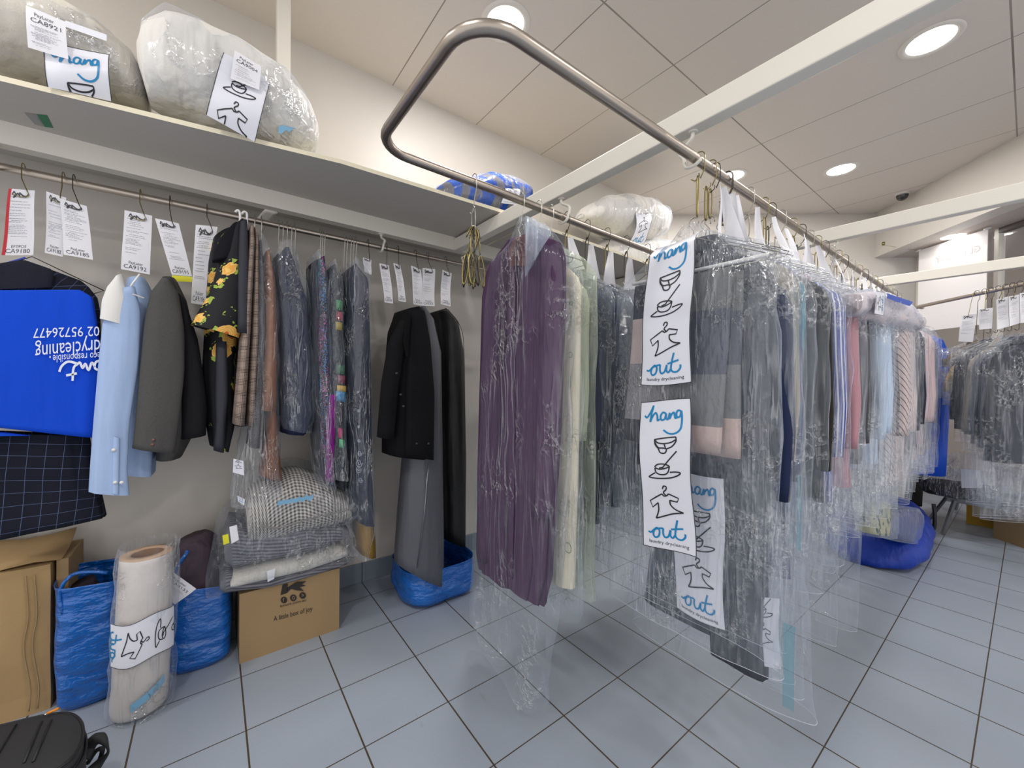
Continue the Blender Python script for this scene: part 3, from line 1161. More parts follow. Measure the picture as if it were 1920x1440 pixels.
for a, b_, mat, kind, hem, cov, lab in ROW:
    x0_, x1_ = near_x(a), near_x(b_)
    n_ = max(1, round((x1_ - x0_) / .13))
    for k in range(n_):
        w = (x1_ - x0_) / n_
        xc = x0_ + w * (k + .5)
        nrow += 1
        R = random.Random(nrow)
        zb = P(((a + b_) / 2, hem), 1, .41).z
        zf = max(.05, P(((a + b_) / 2, cov), 1, .39).z)
        zn = 1.645 + R.uniform(-.012, .012)
        yc = .632 + R.uniform(-.012, .012)
        an = math.radians(90 + R.uniform(-4, 4))
        r = thing('bagged_garment', lab, 'clothing', (xc, yc, zn + .1), rowgroup)
        ht = min(.055, w * .36)
        garment_parts(r, xc, yc, (math.cos(an), math.sin(an)), zn, zb + R.uniform(-.02, .02) * k, ht, kind, mat, 100 + nrow,
                      film_zb=zf + .03 * k, n=24, fht=min(.075, w * .47), sl=min(.6, zn - .1 - zb - .0), fhw=.242)
        if 'white paper band' in lab:
            zz = P((1645, 825), 1, .41).z
            vloft('paper_band', xc, yc, (0, 1), [(zz + .02, .185, ht + .002), (zz - .02, .185, ht + .002)], M_PAPER, r, n=24, nr=3, power=3)
        strip_ticket(xc + .01, yc - .03, 1.84, r, nrow)
        HOOKX.append((xc, yc, zn + .1))
# a few more hooks and slips fill the rail
for i, (xc, yc, zt) in enumerate(HOOKX):
    h = thing('extension_hook', 'long brass wire hook carrying plastic-covered clothes on the long rail', 'hook', (xc, UYR, ZU), 'wire hooks on the long right rail')
    m = (M_BRASS, M_DKWIRE, M_HWIRE)[i % 3]
    wire_hook(xc, UYR, ZU, .055 + .012 * (i % 3), m, h, dirx=(0, -1), w=.0017)
    coil(xc, yc, ZU - .05 - .010 * (i % 3), ZU - .05 - zt + .006 - .01 * (i % 3), m, h, d=(math.cos(i), math.sin(i)), rr=.009)

# ---- the front two covers with the printed panels and the folded check blanket
XF = 1.13
r = thing('bagged_blanket', 'folded grey and beige check blanket in printed clear plastic, front of the row', 'bagged blanket', (1.16, .66, 1.75))
PAL = [simple('blanket ' + c, c, .95, bscale=300, bstr=.4) for c in ('2c303d', 'b9a9a8', '8f8e93', '44464d', '6d6f70', '555866', '74777a', 'c3aea8')]


def blank_idx(c, i):
    if c.y > .705:
        return 0 if c.z > 1.437 else 1 if c.z > 1.262 else 2 if c.z > 1.09 else 3
    return 4 if c.z > 1.41 else 5 if c.z > 1.245 else 6 if c.z > 1.095 else 7


def blanket_sheet(x, ytop, ybot, zt, zb, name, th=.014, ph=0.):
    ring = []
    for i in range(15):
        s = i / 14
        z = zt + (zb - zt) * s
        y0_ = ytop[0] + (ybot[0] - ytop[0]) * s
        y1_ = ytop[1] + (ybot[1] - ytop[1]) * s
        ring.append((Vector((x + .006 * math.sin(s * 5 + ph), (y0_ + y1_) / 2, z)), Vector((0, (y1_ - y0_) / 2, 0)), Vector((th * (.5 if i in (0, 14) else 1), 0, 0))))
    V, F, UV = loft_vf(ring, n=60, power=6, fold=.002, nf=9, cap0=True, cap1=True)
    return mesh_obj(name, V, F, PAL, r, matfn=blank_idx)


blanket_sheet(1.162, (.515, .83), (.535, .862), 1.535, 1.005, 'folded_blanket')
blanket_sheet(1.20, (.50, .80), (.50, .84), 1.53, .99, 'blanket_fold', ph=2)
V, F = hanger_vf((1.19, .64, 1.72), (0, 1), half=.215, drop=.105)
mesh_obj('hanger', V, F, M_HWIRE, r)
V, F = tube_vf([(1.19, .43, 1.555), (1.19, .86, 1.555)], .006, 8)
mesh_obj('hanger_bar', V, F, M_WPLASTIC, r)


def fcov(x, hwt, tab, parent, mat, seed, **k):
    return vloft('plastic_cover', x, 0, (0, 1), tab, mat, parent, n=56, nr=40, seed=seed, fold=.006, nf=5, crumple=.012, cf=6, foldgrow=False, **k)


# rows: z, half-width (Y), half-thickness (X), centre Y
fcov(1.18, 0, [(1.70, .015, .012, .645), (1.665, .05, .02, .645), (1.60, .17, .03, .65), (1.55, .235, .038, .665), (1.50, .255, .045, .668), (1.2, .262, .047, .665), (.8, .268, .045, .66), (.55, .272, .047, .655), (.44, .275, .05, .65)], r, M_FILM2, 5)


def panel_fn(y0, y1, zt, zb, x, y0b=None, y1b=None, wave=.006, ph=0, top_curl=0):
    y0b = y0 if y0b is None else y0b
    y1b = y1 if y1b is None else y1b

    def fn(u, v, lift=0):
        s = v / LOGO_H
        yy = (y0 + (y1 - y0) * u) * (1 - s) + (y0b + (y1b - y0b) * u) * s
        xx = x + wave * math.sin(s * 6 + ph) + .004 * math.sin(u * 4 + s * 9 + ph)
        zz = zt + (zb - zt) * s
        if top_curl:
            q = max(0, .10 - s) / .10
            xx += top_curl * q * q
        return Vector((xx - lift, yy, zz - .012 * math.sin(u * 2.2 + ph)))
    return fn


logo(panel_fn(.735, .585, 1.655, 1.208, 1.092, .755, .59, ph=1, top_curl=.05), r, vlo=.03)
logo(panel_fn(.755, .588, 1.152, .70, 1.088, .735, .565, ph=2.2), r)
V, F = tube_vf([(1.19, .63, 1.70), (1.19, .63, ZU)], .0016, 6)
h = thing('extension_hook', 'foremost brass hook and link of the long rail, above the check blanket', 'hook', (1.19, UYR, ZU), 'wire hooks on the long right rail')
wire_hook(1.19, UYR, ZU, .05, M_BRASS, h, dirx=(0, -1), w=.0018)
coil(1.19, .630, ZU - .045, .125, M_BRASS, h, d=(1, .3), rr=.011)

r2 = thing('bagged_garment', 'navy suit in long printed plastic right behind the check blanket', 'clothing', (1.29, .64, 1.75), rowgroup)
NAVY = fabric('navy suit', '1f2846', fold=.5)
garment_parts(r2, 1.29, .64, (0, 1), 1.585, .80, .034, 'jacket', NAVY, 7, hw=.235, sl=.62, hangz=1.75)
# trouser legs below the jacket
vloft('trousers', 1.29, .64, (0, 1), [(.95, .17, .03), (.7, .16, .03, .02), (.45, .15, .03, .06), (.40, .15, .028, .07)], fcol('2a2b31'), r2, n=30, power=3, seed=3, fold=.006, nf=4, cap1=True)
vloft('trousers', 1.275, .64, (0, 1), [(.80, .09, .025, -.10), (.5, .085, .025, -.11), (.35, .08, .025, -.115)], fcol('26272c'), r2, n=24, power=3, seed=5, fold=.005, nf=4, cap1=True)
fcov(1.29, 0, [(1.70, .015, .012, .64), (1.66, .05, .02, .64), (1.58, .2, .03, .64), (1.50, .25, .04, .64), (1.2, .262, .044, .64), (.8, .275, .05, .64), (.45, .285, .055, .635), (.30, .29, .06, .625)], r2, M_FILM, 9)
logo(panel_fn(.712, .545, .93, .475, 1.212, .69, .535, ph=.5), r2)
logo(panel_fn(.50, .415, .70, .40, 1.262, .485, .41, ph=1.5), r2, border=False, vlo=1.0, blue_part=False, text=False)
q = [Vector((1.236, .395, .56)), Vector((1.236, .368, .56)), Vector((1.237, .368, .33)), Vector((1.237, .395, .33))]
V, F = grid_vf(lambda u, v: quad_fn(*q, bend=.002)(u, v, 0), 2, 8)
mesh_obj('printed_streak', V, F, M_TEAL, r2)
r3 = thing('bagged_garment', 'blue grey suit in clear plastic with a teal streak, third in the row', 'clothing', (1.38, .64, 1.75), rowgroup)
garment_parts(r3, 1.385, .64, (0, 1), 1.60, .62, .033, 'jacket', fabric('blue grey suit', '36425f', fold=.6), 17, film_zb=.28, hw=.23, hangz=1.748)
for z0_, z1_ in ((1.50, 1.30), (.95, .72)):
    q = [Vector((1.335 + .0, .402, z0_)), Vector((1.36, .398, z0_ - .01)), Vector((1.36, .392, z1_)), Vector((1.335, .396, z1_ + .02))]
    V, F = grid_vf(lambda u, v: quad_fn(*q, bend=.003)(u, v, 0), 3, 8)
    mesh_obj('printed_streak', V, F, M_TEAL, r3)
for hx, hy, zt in ((1.29, .64, 1.75), (1.38, .64, 1.748)):
    h = thing('extension_hook', 'long brass wire hook carrying plastic-covered clothes on the long rail', 'hook', (hx, UYR, ZU), 'wire hooks on the long right rail')
    wire_hook(hx, UYR, ZU, .055, M_DKWIRE, h, dirx=(0, -1), w=.0017)
    coil(hx, hy, ZU - .05, ZU - .05 - zt + .006, M_BRASS, h, d=(1, 0), rr=.012)
    strip_ticket(hx + .02, hy - .03, 1.84, h, int(hx * 100), w=.028, L_=.20, ang=-1.2)

# royal blue garment cover closing the row, and the printed parcel lying above it
rb = thing('garment_cover', 'royal blue fabric garment cover at the far end of the row', 'garment bag', (4.65, .63, 1.75))
M_ROYAL = fabric('royal blue nylon', '0558e0', rough=.5, fold=.5, spec=.5)
zb = P((1755, 905), 1, .41).z
vloft('cover', 4.66, .63, (0, 1), [(1.66, .03, .03), (1.63, .10, .06), (1.57, .2, .10), (1.45, .24, .14), (1.0, .245, .15), (zb, .235, .14)], M_ROYAL, rb, n=34, seed=4, fold=.008, nf=6, cap0=True, cap1=True)
V, F = hanger_vf((4.66, .63, 1.76), (0, 1), half=.15, drop=.08)
mesh_obj('hanger', V, F, M_HWIRE, rb)
wire_hook(4.66, UYR + .01, ZU, .14, M_DKWIRE, rb, dirx=(0, -1), w=.0017)

pc = thing('printed_parcel', 'folded cloth in printed plastic hanging high at the rail end, blue stripe on top', 'bagged clothing', (3.55, .55, 1.9))
rg = sil([((1625, 545), (1622, 590)), ((1650, 540), (1650, 600)), ((1690, 548), (1690, 612)), ((1722, 568), (1722, 618)), ((1740, 590), (1735, 622))], 1, .36, .10, nr=12)
loft('cloth', [(c, a * .9, b_ * .8) for c, a, b_ in rg], simple('pale pink lining', 'cfc4c8', .8), pc, n=26, fold=.006, nf=4, crumple=.01, cap0=True, cap1=True)
loft('plastic_cover', rg, M_FILMT, pc, n=26, fold=.006, nf=4, crumple=.015, seed=3, cap0=True, cap1=True)
q = [P(p, 1, .35) for p in ((1663, 550), (1712, 566), (1706, 574), (1663, 559))]
mesh_obj('blue_stripe', *grid_vf(lambda u, v: quad_fn(*q, bend=.001)(u, v, 0), 4, 2), simple('blue stripe cloth', '3f5cb8', .6), pc)
q = [P(p, 1, .352) for p in ((1625, 543), (1658, 548), (1656, 592), (1624, 585))]
fn = quad_fn(*q, bend=.001)
logo(lambda u, v, lift=0: fn(v / LOGO_H, 1 - u, lift + .001), pc, vlo=1.4, text=False)

# ------------------------------------------------------------------ left arm of the U rail
def yl(x):
    return UYL + .004 + (x - .8) * .03


# bundle of empty brass trouser hooks
hb = thing('hanging_hook_bundle', 'bundle of empty brass clip hooks hanging from the left arm of the U rail', 'hooks', (.715, UYL, ZU))
hx = .715
wire_hook(hx, UYL, ZU, .10, M_HWIRE, hb, dirx=(0, -1), w=.0016)
coil(hx, UYL, ZU - .085, .10, M_HWIRE, hb, rr=.012, w=.0014)
coil(hx, UYL, ZU - .17, .05, M_HWIRE, hb, rr=.014, w=.0016)
zc = P((882, 425), 1, UYL).z
for k in range(9):
    a = k * .7
    R = random.Random(k)
    ox, oy = .012 * math.cos(a), .014 * math.sin(a)
    sx, sy = .028 * math.cos(a * 1.7), .024 * math.sin(a * 1.7)
    m = (M_BRASS, M_DKWIRE)[k % 3 == 2]
    top = Vector((hx + ox * .2, UYL + oy * .2, zc))
    pts = spline([top + Vector((-.03 * math.cos(a), -.02 * math.sin(a), -.035)), top + Vector((-.014 * math.cos(a), -.01 * math.sin(a), -.004)), top + Vector((.004, 0, .004)),
                  top + Vector((ox + .008, oy, -.03)), top + Vector((ox + sx * .5, oy + sy * .5, -.09))], 4)
    V1 = tube_vf(pts, .0022, 6)
    b0 = top + Vector((ox + sx * .5, oy + sy * .5, -.09))
    lp = []
    for q in range(12):
        t_ = q / 12 * 2 * math.pi
        lp.append(b0 + Vector((sx * .5 * (1 - math.cos(t_)) / 2 + .011 * math.sin(t_) * math.cos(a), sy * .5 * (1 - math.cos(t_)) / 2 + .011 * math.sin(t_) * math.sin(a), -.055 * (1 - math.cos(t_)) - R.uniform(0, .001))))
    V2 = tube_vf(lp, .0030, 6, closed=True)
    mesh_obj('brass_hook', *join([V1, V2]), m, hb)

# purple dress facing the camera
M_PURPLE = fabric('plum crepe', '523a56', fold=1.0, fscale=20, zs=.05)
pd = thing('purple_dress', 'long plum purple dress in clear plastic', 'dress', (.93, yl(.93), 1.72))
V, F = hanger_vf((.93, yl(.93), 1.80), (0, 1), half=.20, drop=.10)
mesh_obj('hanger', V, F, M_HWIRE, pd)
rg = sil([((952, 448), (1005, 436)), ((925, 480), (1032, 452)), ((908, 520), (1040, 480)), ((902, 600), (1040, 600)), ((896, 760), (1034, 780)), ((890, 930), (1024, 960)), ((888, 1040), (1018, 1080)), ((892, 1068), (1006, 1140))], 0, .90, .06, nr=30)
loft('body', rg, M_PURPLE, pd, n=54, power=3, fold=.018, nf=11, seed=2, cap0=True, crumple=.004, cf=8, foldgrow=False)
rg = sil([((1000, 440), (1032, 448)), ((1006, 480), (1043, 500)), ((1004, 600), (1044, 610)), ((1000, 780), (1034, 790)), ((992, 900), (1026, 905)), ((990, 968), (1020, 975))], 0, .885, .045, nr=18)
loft('sleeve', rg, M_PURPLE, pd, n=24, fold=.004, nf=4, seed=3, cap0=True, cap1=True)
rg = sil([((908, 500), (940, 480)), ((898, 560), (926, 560)), ((893, 760), (918, 770)), ((890, 900), (912, 905)), ((892, 1050), (908, 1058))], 0, .89, .045, nr=18)
loft('sleeve', rg, M_PURPLE, pd, n=24, fold=.004, nf=4, seed=4, cap0=True, cap1=True)
rg = sil([((962, 446), (998, 436)), ((948, 470), (1008, 458)), ((952, 500), (985, 498))], 0, .888, .02, nr=8)
loft('neckline', rg, fcol('6b4a4c'), pd, n=24, cap0=True)
V, F = tube_vf(spline([tuple(P((968, 450), 0, .885)), tuple(P((967, 600), 0, .880)), tuple(P((965, 900), 0, .880)), tuple(P((962, 1085), 0, .882))], 5), .0022, 6)
mesh_obj('front_seam', V, F, fcol('33203a'), pd)
rg = sil([((978, 408), (988, 406)), ((950, 450), (1010, 432)), ((905, 490), (1048, 470)), ((893, 560), (1052, 560)), ((884, 760), (1048, 780)), ((872, 1000), (1032, 1040)), ((866, 1160), (1020, 1180)), ((885, 1215), (1010, 1240)), ((930, 1270), (998, 1300)), ((966, 1332), (994, 1342))], 0, .875, .10, nr=44)
loft('plastic_cover', rg, M_FILM, pd, n=60, power=2.6, fold=.010, nf=5, seed=6, crumple=.014, cf=6, foldgrow=False)
rg = sil([((984, 404), (996, 408)), ((984, 450), (1036, 432)), ((984, 520), (1012, 470))], 0, .868, .004, nr=8)
loft('plastic_flap', rg, M_FILMW, pd, n=20, crumple=.004, cf=12)
tv, tf = text_at('WARNING TO AVOID DANGER OF SUFFOCATION', 0, 0, 1.0)
a0, a1 = P((1008, 1160), 0, .866), P((1000, 1225), 0, .866)
dd = (a1 - a0)
sd = Vector((0, 1, 0)) * .012
mesh_obj('small_print', [a0 + dd * x + sd * (-y * 14) * .35 for x, y in tv], tf, simple('white film print', 'c9ccd6', .6), pd, smooth=False)
wire_hook(.93, yl(.93), ZU, .095, M_CHROME, pd, dirx=(0, -1), w=.0013)

# cream dress and tinted covers behind it
cg = thing('cream_dress', 'long cream dress beside the purple one, green print on its cover', 'dress', (1.02, yl(1.02), 1.72))
M_CREAM = fabric('cream linen', 'e2dcc6', fold=.3)
rg = sil([((1040, 430), (1058, 428)), ((1038, 470), (1075, 462)), ((1036, 600), (1078, 600)), ((1030, 900), (1068, 905)), ((1018, 1085), (1058, 1096))], 0, .985, .06, nr=24)
V, F = hanger_vf((1.02, yl(1.02), 1.80), (0, 1), half=.19)
mesh_obj('hanger', V, F, M_HWIRE, cg)
rings = [(Vector((1.02, yl(1.02) - .01, z)), Vector((0, h_, 0)), Vector((t_, 0, 0))) for z, h_, t_ in ((1.68, .05, .02), (1.62, .15, .025), (1.56, .215, .03), (1.2, .215, .036), (.8, .21, .038), (.47, .20, .038))]
rings = [(Vector((1.02, yl(1.02) - .01, r[1])), Vector((0, r[2], 0)), Vector((r[3], 0, 0))) for r in interp([(i, a[0].z, a[1].y, a[2].x) for i, a in enumerate(rings)], 18)]
loft('body', rings, M_CREAM, cg, n=40, power=2.8, fold=.005, nf=6, seed=8, cap0=True)
rings = interp([(0, 1.76, .012, .008), (1, 1.73, .06, .02), (2, 1.66, .17, .03), (3, 1.58, .225, .04), (4, 1.1, .235, .042), (5, .5, .24, .044), (6, .40, .242, .05), (7, .36, .225, .045)], 30)
loft('plastic_cover', [(Vector((1.02, yl(1.02) - .01, r[1])), Vector((0, r[2], 0)), Vector((r[3], 0, 0))) for r in rings], M_FILM2, cg, n=44, fold=.006, nf=5, crumple=.012, cf=6, seed=9, foldgrow=False)
M_GPR = simple('green print', '6f9a62', .6)
parts = []
for k, (zz, rr_) in enumerate(((1.30, .010), (1.05, .014), (.62, .018), (.84, .008), (1.48, .008))):
    yy = yl(1.02) - .205 + .012 * (k % 2)
    parts.append(tube_vf([(1.02 - .022 + .006 * (k % 2) + .0, yy + rr_ * math.cos(t_ * .6283) * .9, zz + rr_ * math.sin(t_ * .6283)) for t_ in range(10)], .0012, 5, closed=True))
for zz in (1.40, 1.18, .95, .74):
    parts.append(tube_vf([(1.00 - .004, yl(1.02) - .208, zz + q_ * .012) for q_ in range(5)], .0009, 4))
for q_ in parts:
    mesh_obj('printed_emblem', *q_, M_GPR, cg, label='small green print on the cover')
wire_hook(1.02, yl(1.02), ZU, .095, M_CHROME, cg, dirx=(0, -1), w=.0013)

gg = thing('green_covered_garment', 'pale garment in a milky green plastic cover right of the cream dress', 'bagged clothing', (1.085, yl(1.085), 1.72))
V, F = hanger_vf((1.085, yl(1.085), 1.80), (0, 1), half=.19)
mesh_obj('hanger', V, F, M_HWIRE, gg)
garment_parts(gg, 1.085, yl(1.085), (0, 1), 1.66, .62, .028, 'shirt', fcol('bcc0b2'), 41, hanger=False, hw=.2)
rings = interp([(0, 1.76, .012, .008), (1, 1.73, .06, .02), (2, 1.66, .17, .03), (3, 1.58, .232, .04), (4, 1.1, .236, .042), (5, .5, .24, .044), (6, .42, .242, .05)], 30)
loft('plastic_cover', [(Vector((1.085, yl(1.085) - .01, r[1])), Vector((0, r[2], 0)), Vector((r[3], 0, 0))) for r in rings], M_FILMG, gg, n=44, fold=.006, nf=5, crumple=.012, cf=6, seed=19, foldgrow=False)
wire_hook(1.085, yl(1.085), ZU, .095, M_CHROME, gg, dirx=(0, -1), w=.0013)

LROW = [(1.18, 'grey navy jacket with white cuff buttons, first dark one after the green cover', '3a3e4e', 'jacket', .66, .50), (1.31, 'dark navy jacket in clear plastic between cream dress and check blanket', '252b44', 'jacket', .70, .60),
        (1.45, 'navy suit in clear plastic behind the check blanket on the far rail', '2b3048', 'jacket', .68, .56), (1.60, 'charcoal suit in clear plastic, deep behind the check blanket', '33363f', 'jacket', .7, .5),
        (1.78, 'dark grey coat in clear plastic, deep on the left arm of the U rail', '3b3d42', 'coat', .6, .45), (1.98, 'black suit in clear plastic, farthest visible on the left arm', '26272c', 'jacket', .65, .5)]
for i, (x, lab, c_, kd, zb, zf) in enumerate(LROW):
    r = thing('bagged_garment', lab, 'clothing', (x, yl(x), 1.66), 'clothes in clear plastic on the left arm of the U rail')
    zn = 1.61 if i else 1.63
    garment_parts(r, x, yl(x) - .0, (0, 1), zn, zb, .036, kd, fcol(c_, fold=.5), 200 + i, film_zb=zf, filmmat=M_FILM2, fht=.045, hw=.21, fhw=.25)
    if i == 0:
        for k in range(4):
            V, F = tube_vf([(x - .055, yl(x) - .20, .98 - k * .018), (x - .050, yl(x) - .20, .98 - k * .018)], .007, 10)
            mesh_obj('cuff_button', V, F, M_WPLASTIC, r)
    h = thing('extension_hook', 'dark wire hook on the left arm of the U rail beside white slips', 'hook', (x, yl(x), ZU), 'wire hooks on the left arm of the U rail')
    wire_hook(x, yl(x), ZU, .06, M_DKWIRE, h, dirx=(0, -1), w=.0015)
    coil(x, yl(x), ZU - .05, ZU - .05 - zn - .10 + .006, M_DKWIRE if i % 2 else M_BRASS, h, d=(.3, 1), rr=.013)
    strip_ticket(x - .01, yl(x) - .03, 1.80, r, 60 + i, w=.03, L_=.16, ang=-.9 - .1 * i)

# ------------------------------------------------------------------ clothes on the wall rail
def wgarm(name, label, cat, px, group=None, mat=None):
    a = P(px, 1, YW)
    return thing(name, label, cat, (a.x, YW, a.z), group)


M_CHECK = uv_fabric('navy window check', lambda t, uv, u, v: mixc(t, mth(t, 'MAXIMUM', line_mask(t, u, .01, .041, .0011), line_mask(t, v, .01, .041, .0011)), lin('171a28'), lin('5d6a90')), fold=.25)
G1 = wgarm('check_suit', 'navy window-check suit under the blue apron', 'suit', (60, 480))
rg = sil([((-60, 520), (60, 492)), ((-90, 545), (150, 525)), ((-110, 590), (178, 560)), ((-110, 700), (183, 680)), ((-110, 800), (180, 800))], 1, 1.99, .10, nr=14)
loft('jacket', rg, M_CHECK, G1, n=44, power=3, fold=.005, nf=5, seed=3, cap0=True, cap1=True, foldgrow=False)
rg = sil([((-110, 810), (162, 818)), ((-112, 900), (176, 900)), ((-114, 1036), (194, 974))], 1, 2.0, .085, nr=14)
loft('skirt', rg, M_CHECK, G1, n=60, power=3, fold=.006, nf=8, seed=5, cap1=True, foldgrow=False)
rg = sil([((-40, 500), (45, 486)), ((-55, 515), (100, 505)), ((-50, 545), (95, 538))], 1, 1.968, .03, nr=8)
loft('collar', rg, fcol('20222e'), G1, n=30, cap0=True)
pa, pb_ = P((0, 497), 1, 2.02), P((130, 484), 1, 2.02)
V, F = tube_vf([P(p, 1, 2.02) for p in ((-60, 520), (60, 481), (195, 545), (175, 551))], .0016, 6)
mesh_obj('hanger', V, F, M_DKWIRE, G1)
V, F = tube_vf([P(p, 1, 2.0) for p in ((-40, 512), (0, 497), (48, 483))], .003, 6)
mesh_obj('hanger_cover', V, F, simple('blue hanger tube', '4a5bc4', .5), G1)

M_APRON = fabric('royal blue cotton', '0548cf', fold=.4, fscale=7, rough=.8, var=.05)
ap = wgarm('printed_cloth', 'bright blue cloth printed upside down in white, draped over the check suit', 'cloth', (60, 540))
rg = sil([((-110, 545), (150, 543)), ((-112, 560), (172, 556)), ((-114, 640), (186, 650)), ((-114, 760), (186, 770)), ((-114, 790), (178, 822))], 1, 1.95, .035, nr=20)
loft('cloth', rg, M_APRON, ap, n=54, power=4, fold=.003, nf=5, seed=6, crumple=.004, cf=5, cap0=True, cap1=True, foldgrow=False)
rg = sil([((-114, 805), (10, 812)), ((-114, 812), (60, 818)), ((-114, 822), (20, 818))], 1, 1.955, .03, nr=8)
loft('hem', rg, M_APRON, ap, n=24, cap0=True, cap1=True)
M_WPRINT = simple('white print', 'e4e9f4', .6)


def up_text(s, x0, x1, y0, y1, dy=0):
    """upside-down text between photo columns x1 (start) and x0 (end)"""
    v, f, w = text2(s)
    h = max(q[1] for q in v) or 1
    out = []
    for x, y in v:
        t_ = x / w
        px_ = x1 + (x0 - x1) * t_
        py = y0 + (y1 - y0) * (y / h) + dy * t_
        out.append(P((px_, py), 1, 1.9405))
    return out, f


tx = [('02 95726477', 62, 187, 612, 630, 4), ('drycleaning', 66, 189, 636, 664, 12), ('eco responsible', 99, 189, 660, 674, 6)]
for s_, a, b_, c_, d_, e_ in tx:
    V, F = up_text(s_, a, b_, c_, d_, e_)
    mesh_obj('lettering', V, F, M_WPRINT, ap, smooth=False, label='white upside-down lettering')
st = [[(186, 672), (178, 676), (177, 690), (184, 694), (188, 690)], [(177, 690), (170, 684), (168, 676), (162, 688), (156, 692), (152, 680), (150, 692), (142, 694), (136, 684)],
      [(136, 684), (128, 680), (118, 686), (112, 698)], [(130, 720), (133, 700), (140, 684)], [(122, 706), (134, 708), (146, 706)]]
st = [[(186, 676), (179, 680), (178, 690), (184, 693), (188, 688)], [(178, 688), (172, 680), (166, 694), (160, 682), (155, 690), (150, 680), (146, 682)], [(146, 682), (138, 690), (136, 714)], [(146, 682), (128, 678), (116, 686), (111, 697)], [(124, 704), (144, 700)]]
parts = []
for s_ in st:
    v2, f2 = ribbon2(spline(s_, 5), 4.4)
    parts.append(([P(q, 1, 1.940) for q in v2], f2))
mesh_obj('lettering', *join(parts), M_WPRINT, ap, smooth=False, label='white handwritten word upside down')

# pale blue shirt with white collar
M_SHIRT = fabric('pale blue poplin', 'a6bde2', fold=.35, fscale=10, var=.04)
sh_ = wgarm('blue_shirt', 'pale blue shirt with stiff white collar', 'shirt', (255, 515))
loft('body', sil([((232, 520), (268, 516)), ((225, 560), (290, 560)), ((215, 700), (292, 700)), ((212, 860), (286, 860)), ((214, 888), (283, 898))], 1, 1.98, .20, nr=18), M_SHIRT, sh_, n=34, power=2.6, fold=.006, nf=6, seed=5, cap0=True)
loft('sleeve', sil([((208, 545), (250, 535)), ((190, 600), (262, 580)), ((182, 680), (258, 680)), ((172, 800), (240, 800)), ((166, 880), (236, 890)), ((163, 925), (240, 931))], 1, 1.89, .055, nr=20), M_SHIRT, sh_, n=30, power=2.4, fold=.003, nf=4, seed=8, cap0=True)
loft('collar', sil([((214, 518), (228, 512)), ((198, 535), (238, 560)), ((188, 560), (233, 600)), ((184, 596), (233, 609))], 1, 1.885, .05, nr=10), simple('white poplin', 'e4e3e0', .8), sh_, n=24, fold=.001, label='stiff white collar')
loft('placket', sil([((212, 818), (224, 822)), ((210, 925), (222, 928))], 1, 1.885, .012, nr=4), M_SHIRT, sh_, n=10)
for q in ((213, 844), (216, 905), (228, 905)):
    c_ = P(q, 1, 1.882)
    V, F = tube_vf([c_, c_ + Vector((0, .004, 0))], .006, 10)
    mesh_obj('cuff_button', V, F, M_WPLASTIC, sh_)
V, F = tube_vf([P(p, 1, 1.90) for p in ((262, 514), (246, 535), (240, 548), (270, 559))], .003, 6)
mesh_obj('hanger', V, F, M_WPLASTIC, sh_)

# dark vest between shirt and blazer, grey blazer
vs_ = wgarm('black_waistcoat', 'black sliver of a garment between blue shirt and grey blazer', 'clothing', (272, 545))
loft('body', sil([((256, 556), (280, 548)), ((258, 600), (292, 600)), ((262, 640), (290, 640)), ((264, 750), (285, 750))], 1, 2.0, .16, nr=12), fcol('17171b'), vs_, n=24, cap0=True, cap1=True)
M_BLAZ = fabric('grey wool blazer', '504f4e', fold=.3, fscale=8, var=.25)
bz = wgarm('grey_blazer', 'grey wool blazer with brown cuff buttons', 'jacket', (320, 520))
loft('body', sil([((308, 522), (328, 518)), ((288, 545), (348, 560)), ((292, 640), (362, 640)), ((296, 780), (380, 780)), ((288, 868), (338, 862))], 1, 1.97, .22, nr=18), M_BLAZ, bz, n=34, power=2.4, fold=.004, nf=5, seed=3, cap0=True, cap1=True)
loft('sleeve', sil([((300, 520), (318, 522)), ((280, 545), (334, 548)), ((268, 600), (345, 620)), ((258, 700), (345, 700)), ((250, 800), (332, 810)), ((244, 842), (325, 852))], 1, 1.88, .07, nr=20), M_BLAZ, bz, n=30, power=2.3, fold=.003, nf=3, seed=2, cap0=True, cap1=True)
loft('lining_panel', sil([((330, 545), (346, 560)), ((336, 640), (372, 640)), ((338, 740), (388, 760)), ((338, 826), (386, 818))], 1, 1.94, .10, nr=14), fcol('1b1b20'), bz, n=24, cap0=True, cap1=True, label='black inner front')
loft('collar', sil([((303, 518), (322, 518)), ((308, 528), (332, 540)), ((312, 540), (330, 556))], 1, 1.90, .04, nr=6), fcol('3a3a3a'), bz, n=20, cap0=True)
for q in ((288, 825), (286, 834)):
    c_ = P(q, 1, 1.877)
    V, F = tube_vf([c_, c_ + Vector((0, .006, 0))], .0055, 10)
    mesh_obj('cuff_button', V, F, simple('brown button', '6b4a42', .3), bz)


